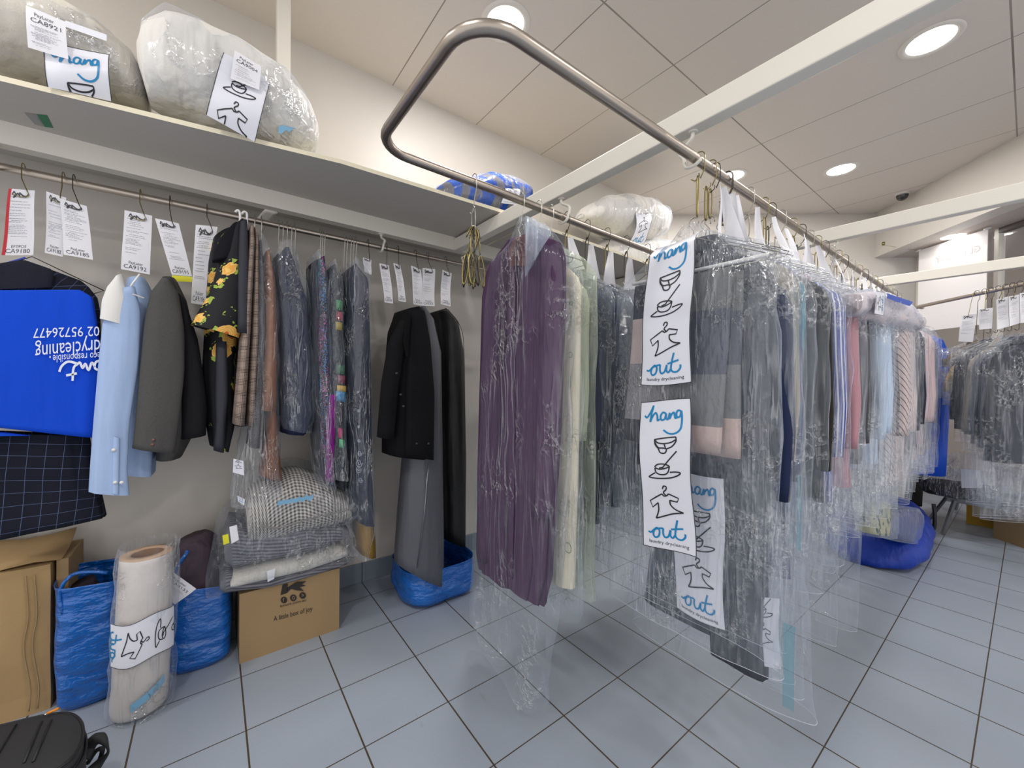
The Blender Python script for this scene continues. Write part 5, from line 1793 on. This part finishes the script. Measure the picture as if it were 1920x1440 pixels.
# the roll of printed plastic in its own bag
rc = Vector((-.208, 1.935, 0))
ro = thing('plastic_film_roll', 'upright roll of printed plastic film wrapped in a clear bag', 'plastic roll', rc)
M_ROLL = simple('rolled film', 'd6cfca', .35, var=.04, bscale=16, bstr=.35, vscale=9)
n = 44
rings = []
for i, (z_, r_) in enumerate([(.01, .070), (.02, .078), (.20, .079), (.40, .077), (.555, .076), (.56, .074)]):
    rings.append((i, z_, r_))
lean = Vector((.02, .01, 0))
rr_ = [(rc + lean * (r[1] / .56) + Vector((0, 0, r[1])), Vector((r[2], 0, 0)), Vector((0, r[2], 0))) for r in interp(rings, 24)]
loft('film', rr_, M_ROLL, ro, n=n, power=2, crumple=.0025, cf=16, cap0=True)
tp = rc + lean + Vector((0, 0, .56))
V, F = [], []
prof = [(.074, 0), (.0745, .003), (.046, .004), (.0455, .0), (.045, -.06)]
for k in range(n):
    a = 2 * math.pi * k / n
    for q, z_ in prof:
        V.append(tp + Vector((q * math.cos(a), q * math.sin(a), z_)))
for k in range(n):
    for j in range(4):
        F.append((k * 5 + j, ((k + 1) % n) * 5 + j, ((k + 1) % n) * 5 + j + 1, k * 5 + j + 1))
M_ROLLEND = simple('roll end', 'c9a98c', .6, var=.08, vscale=30)
mesh_obj('roll_end', V, F, M_ROLLEND, ro)
V, F = tube_vf([tp + Vector((0, 0, -.05)), tp + Vector((0, 0, .001))], .0452, 32, caps=False)
mesh_obj('cardboard_core', V, F, simple('core tube', '9a7350', .8), ro)
V, F = tube_vf([tp + Vector((0, 0, -.055)), tp + Vector((0, 0, -.050))], .046, 32)
mesh_obj('core_floor', V, F, simple('core tube', '9a7350', .8), ro, label='inner floor of the core')  # disc closing the core, same cardboard colour as the tube
rr_ = [(rc + lean * (r[1] / .56) + Vector((.004, -.002, r[1])), Vector((r[2], 0, 0)), Vector((0, r[2] * .98, 0))) for r in interp([(0, .004, .086), (1, .03, .092), (2, .2, .090), (3, .4, .090), (4, .55, .088), (5, .60, .084)], 30)]
loft('plastic_cover', rr_, M_FILM2, ro, n=50, power=2, crumple=.008, cf=12, seed=4)


def roll_fn(u, v, lift=0):
    # v (logo height) runs round the roll, u runs down
    th = math.radians(205 + (v - 1.05) / (LOGO_H - 1.05) * -0 + (2.35 - v) * 62)
    r_ = .0945 + lift
    z_ = .36 - u * .135 + .012 * math.sin(v * 3)
    return rc + lean * .5 + Vector((r_ * math.cos(th), r_ * math.sin(th), z_))


def roll_sheet(u, v, lift=0):
    s = (LOGO_H - v)
    th = math.radians(200 + s * 66)
    r_ = .0955 + lift
    z_ = .215 + u * .15 + .030 * (s - 1) * .25 + .006 * math.sin(v * 5)
    return rc + lean * .5 + Vector((r_ * math.cos(th), r_ * math.sin(th), z_))


logo(roll_sheet, ro, vlo=.95, vhi=LOGO_H - .25, text=False, nu=6, nv=18, blue_part=True)
V, F = grid_vf(lambda u, v: rc + Vector((.0925 * math.cos(math.radians(262 + u * 60)), .0925 * math.sin(math.radians(262 + u * 60)), .055 + .05 * u + .028 * v)), 10, 3)
mesh_obj('printed_streak', V, F, simple('pale blue print', '7fb4d6', .6), ro)

# printed carton with blankets on top
kb = thing('printed_carton', 'brown carton printed A little box of joy', 'box', (.29, 2.15, 0))
crumbox('carton', .092, .488, 1.995, 2.34, 0, .295, kb, M_CARD, .0025, 5)
M_BINK = simple('dark carton ink', '2b2622', .7)


def kf(px):
    p = P(px, 1, 1.9915)
    return p


def ktext(s, x0, x1, y0, y1, h):
    v_, f_, w_ = text2(s)
    hh = max(q[1] for q in v_)
    return [kf((x0 + (x1 - x0) * x / w_, y0 + (y1 - y0) * x / w_ - h * y / hh)) for x, y in v_], f_


mesh_obj('lettering', *ktext('A little box of joy', 513, 586, 1165, 1145, 9), M_BINK, kb, smooth=False, label='dark printed slogan')
mesh_obj('lettering', *ktext('kmart.com.au', 525, 574, 1139, 1127, 5), M_BINK, kb, smooth=False, label='small printed web address')
Kp = [[(530, 1096), (540, 1094), (538, 1112), (526, 1116)], [(538, 1102), (556, 1091), (574, 1090), (566, 1096), (574, 1098), (562, 1101), (570, 1108), (556, 1107), (546, 1104), (538, 1112)]]
V, F = [], []
for poly in Kp:
    k0 = len(V)
    V += [kf(q) for q in poly]
    F.append(tuple(range(k0, k0 + len(poly))))
mesh_obj('printed_emblem', V, F, M_BINK, kb, smooth=False, label='dark letter K emblem')
for (cx_, cy_, ch) in ((532.5, 1125, 'f'), (550, 1121, 'o'), (567.5, 1116.5, '>')):
    V = [kf((cx_ + 6.2 * math.cos(a * .3927), cy_ + 6.2 * math.sin(a * .3927) - 0)) for a in range(16)]
    e_ = mesh_obj('printed_icon', V, [tuple(range(16))], M_BINK, kb, smooth=False)
    v_, f_, w_ = text2(ch)
    hh = max(q[1] for q in v_)
    mesh_obj('icon_sign', [P((cx_ - 2.6 + 5 * x / w_ * (.6 if ch == 'f' else 1), cy_ + 3.4 - 6.8 * y / hh), 1, 1.9905) for x, y in v_], f_, M_CARD, e_, smooth=False)

M_KNIT = uv_fabric('grey cable knit', lambda t, uv, u, v: mixc(t, mth(t, 'MULTIPLY', mth(t, 'ADD', mth(t, 'SINE', mth(t, 'MULTIPLY', u, 420)), 1), .5), lin('4e4e55'), lin('85858d')), fold=.6)
M_SHERPA = simple('white sherpa', 'd2cfc8', .95, bscale=120, bstr=.8)
bl = thing('grey_blanket', 'grey knitted blanket with white lining folded in plastic on the carton', 'blanket', (.27, 2.1, .30))


def slab(name, st, yv, depth, mat, parent, **k):
    return loft(name, sil(st, 1, yv, depth, nr=k.pop('nr', 26)), mat, parent, **k)


slab('upper_fold', [((420, 1010), (422, 1060)), ((432, 985), (438, 1078)), ((500, 1000), (504, 1062)), ((580, 990), (584, 1045)), ((640, 982), (642, 1022)), ((655, 990), (655, 1012))], 1.975, (.20, .3, .34, .34, .32, .2), M_KNIT, bl, n=44, power=3, crumple=.008, cf=12, seed=2, cap0=True, cap1=True)
slab('white_lining', [((432, 1092), (432, 1104)), ((440, 1080), (440, 1108)), ((500, 1062), (502, 1096)), ((580, 1046), (582, 1076)), ((640, 1026), (642, 1054)), ((652, 1030), (652, 1046))], 1.965, (.20, .3, .34, .34, .32, .2), M_SHERPA, bl, n=36, power=3, crumple=.003, cf=12, seed=3, cap0=True, cap1=True)
slab('lower_fold', [((412, 1090), (412, 1112)), ((424, 1078), (424, 1122)), ((500, 1090), (502, 1108)), ((580, 1068), (582, 1088)), ((650, 1046), (652, 1064))], 1.975, (.20, .3, .34, .34, .3), M_KNIT, bl, n=36, power=3, crumple=.004, cf=12, seed=5, cap0=True, cap1=True)
q = [P(p, 1, 1.955) for p in ((500, 1071), (516, 1066), (514, 1086), (502, 1092))]
mesh_obj('care_label', *grid_vf(lambda u, v: quad_fn(*q, bend=.003)(u, v, 0), 3, 3), M_PAPER, bl)
slab('plastic_cover', [((385, 1100), (386, 1126)), ((408, 1000), (400, 1136)), ((430, 975), (440, 1126)), ((500, 985), (504, 1112)), ((580, 975), (586, 1094)), ((650, 970), (655, 1070)), ((668, 1000), (668, 1060))], 1.945, (.12, .36, .40, .40, .40, .36, .2), M_FILM2, bl, n=56, power=3, crumple=.014, cf=10, seed=7, nr=40)
q = [P(p, 1, 1.94) for p in ((430, 988), (444, 984), (448, 1012), (434, 1020))]
mesh_obj('paper_slip', *grid_vf(lambda u, v: quad_fn(*q, bend=.001)(u, v, 0), 2, 2), M_PAPER, bl)
q = [P(p, 1, 1.938) for p in ((417, 1004), (428, 1001), (430, 1018), (419, 1022))]
mesh_obj('yellow_sticker', *grid_vf(lambda u, v: quad_fn(*q, bend=.001)(u, v, 0), 2, 2), M_YEL, bl)


def gingham(t, uv, u, v):
    a = line_mask(t, u, 0, .0155, .0078)
    b_ = line_mask(t, v, 0, .0155, .0078)
    return mixc(t, mth(t, 'MULTIPLY', mth(t, 'ADD', a, b_), .5), lin('dcd8d2'), lin('565250'))


M_GING = uv_fabric('gingham', gingham, fold=.5, fscale=10)
dv = thing('gingham_duvet', 'folded grey gingham duvet in plastic on top of the grey blanket', 'duvet', (.33, 2.1, .42))
slab('folded_duvet', [((462, 960), (466, 1015)), ((470, 930), (476, 1032)), ((500, 906), (510, 1034)), ((560, 890), (570, 1020)), ((620, 898), (625, 1004)), ((650, 925), (654, 988)), ((660, 950), (660, 978))], 1.95, (.16, .28, .36, .38, .36, .28, .16), M_GING, dv, n=60, power=2.2, crumple=.007, cf=9, seed=9, cap0=True, cap1=True)
V, F = tube_vf(spline([tuple(P(p, 1, 1.93)) for p in ((486, 985), (520, 990), (570, 976), (620, 964), (655, 955))], 5), .004, 6)
mesh_obj('fold_crease', V, F, simple('gingham seam', '8c8884', .9), dv)
V, F = grid_vf(lambda u, v: P((520 + 68 * u, 940 - 12 * u + 8 * v + 2 * math.sin(u * 30)), 1, 1.925), 10, 2)
mesh_obj('printed_streak', V, F, simple('pale blue print', '7fb4d6', .6), dv)
slab('plastic_cover', [((440, 940), (446, 1018)), ((456, 905), (462, 1040)), ((500, 888), (510, 1044)), ((560, 876), (572, 1030)), ((625, 884), (630, 1012)), ((660, 915), (664, 992)), ((672, 940), (672, 975))], 1.925, (.2, .32, .42, .44, .42, .32, .2), M_FILM, dv, n=56, power=2.4, crumple=.014, cf=9, seed=10, nr=36)

# blue bag under the black cover
b3_ = carrier('blue woven bag on the floor under the black garment cover', .80, 1.22, 1.87, 2.25, .20, 12, slump=.0)

# ------------------------------------------------------------------ backpack
M_PACK = simple('black nylon pack', '2a2a2c', .75, var=.1, bscale=350, bstr=.15)
M_PACK2 = simple('black trim', '161618', .5)
bp = thing('camera_backpack', 'black camera backpack with an orange zip pull lying on the floor', 'backpack', (-.48, 1.62, 0))
ax = Vector((-.55, .12, 0)).normalized()
cc = P((60, 1420), 2, .16)


def pack_ring(px_pts, z, s=1.0):
    return [P(p, 2, z) for p in px_pts]


top_out = [(-140, 1395), (-60, 1372), (20, 1352), (90, 1336), (135, 1334), (158, 1352), (160, 1385), (140, 1420), (95, 1452), (40, 1480), (-40, 1505), (-140, 1520)]
def outline(z, k=1.0, dz=0):
    pts = [P(p, 2, .245) for p in top_out]
    c_ = sum(pts, Vector()) / len(pts)
    return [Vector((c_.x + (p.x - c_.x) * k, c_.y + (p.y - c_.y) * k, z)) for p in spline_closed(pts)]


def spline_closed(pts, k=4):
    q = [tuple(p) for p in pts]
    q = q[-2:] + q + q[:2]
    s = spline(q, k)
    return [Vector(p) for p in s[2 * k:-(2 * k) - 0]][:len(pts) * k]


def stack(name, levels, mat, parent, cap=True, label=None):
    V, F = [], []
    ls = [outline(z, k) for z, k in levels]
    m = len(ls[0])
    for l in ls:
        V += l
    for j in range(len(ls) - 1):
        for k in range(m):
            F.append((j * m + k, j * m + (k + 1) % m, (j + 1) * m + (k + 1) % m, (j + 1) * m + k))
    if cap:
        F.append(tuple((len(ls) - 1) * m + k for k in range(m)))
        F.append(tuple(reversed(range(m))))
    return mesh_obj(name, V, F, mat, parent, label=label)


stack('body', [(.005, .90), (.02, .96), (.10, 1.0), (.19, 1.0), (.205, .985), (.215, .95)], M_PACK, bp)
stack('lid', [(.212, .93), (.214, .955), (.232, .965), (.242, .95), (.247, .90), (.252, .70), (.254, .4)], M_PACK, bp, label='padded rounded front panel')
for z_, k_ in ((.212, 1.0), (.243, .955)):
    V, F = tube_vf(outline(z_, k_), .0035, 6, closed=True)
    mesh_obj('piping', V, F, M_PACK2, bp)
for k, (a, b_) in enumerate((((30, 1358), (-20, 1440)), ((78, 1352), (45, 1430)), ((96, 1350), (62, 1428)))):
    V, F = tube_vf([P(a, 2, .254), P(((a[0] + b_[0]) / 2, (a[1] + b_[1]) / 2), 2, .256), P(b_, 2, .255)], .0028, 6)
    mesh_obj('seam', V, F, M_PACK2, bp)
V, F = tube_vf([P((88, 1338), 2, .256), P((110, 1328), 2, .262)], .0035, 8)
mesh_obj('zip_pull', V, F, simple('orange pull', 'e08a1c', .5), bp, label='orange zip pull')
V, F = tube_vf([P((83, 1341), 2, .256), P((90, 1337), 2, .256)], .003, 6)
mesh_obj('zip_slider', V, F, M_CHROME, bp)
stp = spline([tuple(P(p, 2, z_)) for p, z_ in (((160, 1425), .10), ((170, 1395), .13), ((188, 1384), .15), ((200, 1398), .13), ((202, 1412), .09), ((186, 1430), .06), ((165, 1455), .04))], 6)
V, F = tube_vf(stp, [.010 + .007 * math.sin(i * .22) for i in range(len(stp))], 8)
mesh_obj('shoulder_strap', V, F, M_PACK, bp)
stp = spline([tuple(P(p, 2, z_)) for p, z_ in (((165, 1430), .06), ((180, 1408), .10), ((192, 1405), .10), ((186, 1425), .05), ((170, 1448), .02))], 6)
V, F = tube_vf(stp, .006, 8)
mesh_obj('strap_loop', V, F, M_PACK, bp)
stp = spline([tuple(P(p, 2, .20)) for p in ((128, 1420), (138, 1428), (142, 1440), (140, 1455))], 5)
V, F = tube_vf(stp, .0018, 6)
mesh_obj('cord', V, F, simple('grey cord', 'a8a8a8', .6), bp)

# ------------------------------------------------------------------ far end: clothes on the end rail
perp = Vector((-RD.y, RD.x, 0))
# px of hook, colour, kind, hem z, label
ER = [(1832, '241f1e', 'coat', 1.40, 'brown leopard print top in clear plastic on the end rail', 'leo', 1.50),
      (1846, 'c7ab84', 'jacket', 1.15, 'tan jacket at the left of the end rail', None, 1.45),
      (1858, '2a2a34', 'jacket', .98, 'dark navy suit jacket in clear plastic on the end rail', None, 1.5),
      (1872, '201f22', 'jacket', .86, 'black jacket in clear plastic on the end rail', None, 1.5),
      (1885, '938a80', 'coat', .80, 'grey brown jacket in clear plastic on the end rail', None, 1.5),
      (1898, '70747c', 'coat', .78, 'grey coat in clear plastic on the end rail', None, 1.5),
      (1912, '2e3340', 'coat', .70, 'slate coat in long clear plastic at the right photo edge', None, 1.5),
      (1930, '3c3f48', 'coat', .70, 'dark coat cut off by the right photo edge', None, 1.5)]


def leop(t, uv, u, v):
    vo = nd(t, 'TexVoronoi')
    vo.inputs['Scale'].default_value = 28
    t.links.new(uv, vo.inputs['Vector'])
    d = vo.outputs['Distance']
    return mixc(t, mth(t, 'MULTIPLY', mth(t, 'LESS_THAN', d, .42), mth(t, 'GREATER_THAN', d, .15)), lin('8d7a68'), lin('3b2f2a'))


M_LEO = uv_fabric('leopard print', leop, fold=.3)
for i, (hx, c_, kd, zb, lab, sp, zn) in enumerate(ER):
    # where the sight line of the hook column crosses the rail line
    d = CF + CR * ((hx - 960) / FPX) - CU * ((560 - 720) / FPX)
    # solve RA + RD*s on the vertical plane of d
    s_ = (RA.y * d.x - RA.x * d.y) / (RD.x * d.y - RD.y * d.x)
    c3 = RA + RD * s_
    r = thing('bagged_garment', lab, 'clothing', (c3.x, c3.y, zn + .1), 'clothes on the end rail')
    garment_parts(r, c3.x, c3.y, (perp.x, perp.y), zn, zb, .030, kd, M_LEO if sp else fcol(c_), 300 + i, film_zb=zb - (.38 if i > 4 else .05), filmmat=M_FILM, fht=.042, hw=.2, fhw=.24, n=24, sl=min(.55, zn - .1 - zb))
    wire_hook(c3.x, c3.y, 1.88, 1.88 - zn - .085, M_DKWIRE, r, dirx=(perp.x, perp.y), w=.0018)
EG = 'paper tickets on the end rail'
for i, (q, hx) in enumerate([([(1802, 592), (1832, 588), (1824, 642), (1797, 640)], 1826), ([(1833, 580), (1862, 577), (1860, 616), (1836, 618)], 1850), ([(1868, 562), (1890, 556), (1892, 612), (1870, 618)], 1880),
                             ([(1891, 556), (1911, 552), (1912, 606), (1893, 612)], 1902), ([(1912, 550), (1932, 546), (1932, 604), (1913, 606)], 1920)]):
    X_ = 4.55 - .07 * i
    TL, TR, BR, BL = [P(p, 0, X_ - .12) for p in q]
    o_ = thing('receipt_ticket', ['white ticket right of the leopard print top', 'white ticket over the tan jacket, second on the end rail', 'white ticket in the middle of the end rail row', 'white ticket, second from the right photo edge', 'white ticket cut by the right photo edge'][i], 'ticket', (TL + TR) / 2, EG)
    fn = quad_fn(TL, TR, BR, BL, .004, wob=i)
    V, F = grid_vf(lambda u, v: fn(u, v, 0), 3, 6)
    s2 = mesh_obj('paper', V, F, M_PAPER, o_)
    print_lines(fn, s2, 80 + i)
    scribble(fn, s2)
    t1 = fn(.5, .03, .002)
    d = CF + CR * ((hx - 960) / FPX)
    s_ = (RA.y * d.x - RA.x * d.y) / (RD.x * d.y - RD.y * d.x)
    c3 = RA + RD * s_
    V, F = tube_vf(spline([tuple(c3 + perp * .016 + Vector((0, 0, -.01))), tuple(c3 + Vector((0, 0, .018))), tuple(c3 - perp * .018), tuple(t1 + Vector((0, 0, .02))), tuple(t1), tuple(fn(.3, .06, .002))], 5), .0016, 6)
    mesh_obj('wire_hook', V, F, M_BRASS, o_)

# things under the end rail
sb = thing('folding_step_stool', 'small folding step stool with grey legs at the far end', 'step stool', (4.75, .36, 0))
pA, pB = P((1766, 1000), 2, 0.0), P((1786, 940), 0, 4.78)
leg_pts = [((1768, 1001), (1790, 938)), ((1824, 972), (1812, 935))]
M_ALU = simple('grey aluminium', '7c7d80', .4, metal=.6)
for a, b_ in leg_pts:
    f0 = P(a, 2, 0.006)
    t0_ = P(b_, 0, f0.x + .02)
    V, F = tube_vf([f0, t0_], .014, 4)
    mesh_obj('leg', V, F, M_ALU, sb, smooth=False)
    V, F = tube_vf([f0 + Vector((.26, .12, 0)), t0_ + Vector((.08, .05, 0))], .012, 4)
    mesh_obj('leg', V, F, M_ALU, sb, smooth=False)
tz = P((1790, 938), 0, 4.8)
V, F = box_vf(4.76, 4.98, tz.y - .30, tz.y + .04, tz.z - .01, tz.z + .02)
mesh_obj('tread', V, F, M_ALU, sb, smooth=False)
fb = thing('folded_dark_blanket', 'dark brown folded cloth in clear plastic lying on the step stool', 'bagged clothing', (4.85, .2, tz.z + .02))
zt_ = tz.z + .022
loft('cloth', [(Vector((4.87, .26 - .02 * 0, z_)), Vector((0, w_, 0)), Vector((.12 * q_, 0, 0))) for z_, w_, q_ in ((zt_, .26, .9), (zt_ + .015, .285, 1), (zt_ + .09, .28, 1), (zt_ + .11, .25, .85))], fcol('2a2220', fold=.9), fb, n=36, power=4, crumple=.008, cap0=True, cap1=True)
loft('plastic_cover', [(Vector((4.87, .26, z_)), Vector((0, w_, 0)), Vector((.13 * q_, 0, 0))) for z_, w_, q_ in ((zt_ + .0, .29, 1), (zt_ + .06, .31, 1), (zt_ + .18, .27, .9), (zt_ + .30, .20, .5), (zt_ + .36, .12, .2))], M_FILMT, fb, n=40, power=3, crumple=.02, cf=10)
q = [P(p, 0, 4.725) for p in ((1801, 879), (1838, 882), (1842, 915), (1803, 915))]
mesh_obj('paper_slip', *grid_vf(lambda u, v: quad_fn(*q, bend=.002)(u, v, 0), 3, 3), M_PAPER, fb)
yb = thing('yellow_crate', 'yellow plastic crate on the floor beyond the step stool', 'crate', (5.3, .25, 0))
y0_, y1_ = P((1812, 960), 0, 5.25).y, P((1868, 960), 0, 5.25).y
zt1 = P((1840, 935), 0, 5.25).z
V, F = box_vf(5.25, 5.6, y1_ - .1, y0_, .0, zt1)
mesh_obj('body', V, F, simple('yellow plastic', 'c79a0c', .45), yb, smooth=False)
V, F = box_vf(5.23, 5.62, y1_ - .12, y0_ + .02, zt1, zt1 + .03)
mesh_obj('rim', V, F, simple('yellow plastic', 'c79a0c', .45), yb, smooth=False)
eb = thing('tall_carton', 'open brown cardboard carton on the floor at the right edge', 'box', (4.95, -.02, 0))
e0, e1 = P((1862, 1008), 2, 0), P((1925, 1030), 2, 0)
zt2 = P((1866, 876), 0, e0.x).z
x0_, y1_ = e1.x, e0.y
pts = [(e0.x, e0.y), (e1.x, e1.y), (e1.x + .25, e1.y - .15), (e0.x + .35, e0.y - .02)]
v_, f_ = prism(pts, 0, zt2 - .02)
mesh_obj('carton', v_, f_, M_CARD, eb, smooth=False)
V = [Vector((e0.x - .003, e0.y, zt2 - .02)), Vector((e1.x - .003, e1.y, zt2 - .02)), Vector((e1.x - .06, e1.y + .02, zt2 + .04)), Vector((e0.x - .06, e0.y + .03, zt2 + .05))]
mesh_obj('flap', V, [(0, 1, 2, 3)], M_CARD, eb, smooth=False).modifiers.new('t', 'SOLIDIFY').thickness = .004

# big blue sack under the row, with the parcels on it
fs = thing('blue_sack', 'large royal blue sack slumped on the floor beneath the row end', 'sack', (3.95, .6, 0))
rg = []
for r in interp([(0, 3.45, .01, .10, .03), (1, 3.52, .10, .24, .09), (2, 3.75, .14, .27, .135), (3, 4.1, .15, .26, .145), (4, 4.35, .16, .22, .16), (5, 4.55, .13, .17, .12), (6, 4.62, .09, .08, .05)], 24):
    rg.append((Vector((r[1], .66, max(r[4], .03))), Vector((0, r[3], 0)), Vector((0, 0, r[4]))))
loft('body', rg, fabric('dark blue sack', '0a35a0', rough=.5, fold=.6, spec=.5), fs, n=44, crumple=.03, cf=6, cap0=True, cap1=True)
V, F = tube_vf(spline([(4.38, .43, .30), (4.36, .42, .2), (4.36, .43, .1), (4.38, .5, .02)], 4), .012, 8)
mesh_obj('black_strap', V, F, M_PACK2, fs)
zt3 = .30
ps = thing('floral_parcel', 'pale floral cloth in clear plastic, half hidden behind hanging covers', 'bagged clothing', (3.3, .52, .33))
M_FLOR2 = uv_fabric('olive leaf print', lambda t, uv, u, v: mixc(t, mth(t, 'GREATER_THAN', noise_n(t, uv, 16, 2), .56), lin('b9b58e'), lin('3a4a3a')), fold=.3)
loft('cloth', sil([((1642, 945), (1676, 945)), ((1643, 975), (1676, 975)), ((1645, 1004), (1674, 1006))], 1, .46, .10, nr=8), M_FLOR2, ps, n=26, power=4, cap0=True, cap1=True)
loft('plastic_cover', sil([((1636, 930), (1690, 930)), ((1638, 975), (1694, 980)), ((1640, 1008), (1690, 1012))], 1, .44, .13, nr=14), M_FILM2, ps, n=30, power=4, crumple=.01)
pb2 = thing('lilac_parcel', 'lilac clothing in clear plastic resting on the blue sack', 'bagged clothing', (4.0, .5, .32))
loft('cloth', sil([((1706, 962), (1728, 960)), ((1695, 975), (1740, 970)), ((1692, 1000), (1742, 1005)), ((1704, 1016), (1738, 1018))], 1, .44, .12, nr=12), fcol('4a4e86', fold=.8), pb2, n=30, crumple=.012, cap0=True, cap1=True)
loft('plastic_cover', sil([((1700, 956), (1734, 955)), ((1690, 972), (1745, 968)), ((1688, 1002), (1746, 1006)), ((1700, 1020), (1742, 1022))], 1, .42, .15, nr=16), M_FILMT, pb2, n=34, crumple=.014, cf=12, cap0=True, cap1=True)
dk = thing('black_trousers', 'black trousers hanging low under the row above the blue sack', 'trousers', (3.9, .6, 1.75))
loft('trousers', sil([((1712, 850), (1736, 850)), ((1706, 900), (1734, 900)), ((1700, 950), (1732, 950))], 1, .60, .03, nr=10), fcol('17181c'), dk, n=24, power=3, cap0=True, cap1=True)
V, F = hanger_vf((3.92, .63, 1.76), (0, 1), half=.14)
mesh_obj('hanger', V, F, M_HWIRE, dk)

# hanging poster in the shop window
ps_ = thing('window_poster', 'white poster hung in the shop window, its GET COSY lettering showing through reversed', 'poster', (5.3, .4, 2.1))
TL, TR = P((1723, 470), 2, 2.525), P((1852, 429), 2, 2.525)
dn = Vector((0, 0, -.80))
nrm_ = (TR - TL).cross(Vector((0, 0, 1))).normalized()
if nrm_.x < 0:
    nrm_ = -nrm_
v_ = [TL, TR, TR + dn, TL + dn]
v_ = v_ + [p + nrm_ * .006 for p in v_]
mesh_obj('sheet', v_, [(0, 1, 2, 3), (7, 6, 5, 4), (0, 4, 5, 1), (1, 5, 6, 2), (2, 6, 7, 3), (3, 7, 4, 0)], simple('poster white', 'f6f2f1', .5), ps_, smooth=False)
v2, f2, w2 = text2('GET COSY')
hh = max(q[1] for q in v2)
V = [TL + (TR - TL) * (.92 - .64 * x / w2) + Vector((0, 0, -.17 + .055 * y / hh)) - nrm_ * .002 for x, y in v2]
mesh_obj('lettering', V, f2, simple('ghost print', 'c9c0be', .6), ps_, smooth=False)
for c_ in (TL, TR):
    V, F = tube_vf([c_ + (TR - TL) * -.03 - nrm_ * .01, c_ + (TR - TL) * .05 - nrm_ * .01], .009, 8)
    mesh_obj('clip', V, F, M_WPLASTIC, ps_)
h0 = TL - nrm_ * .35 + Vector((0, 0, .05))
V, F = tube_vf([TL, h0], .0015, 5)
mesh_obj('cord', V, F, M_BRASS, ps_)
V, F = tube_vf([h0, h0 + Vector((0, 0, .03))], .012, 8)
mesh_obj('hook', V, F, M_BRASS, ps_)
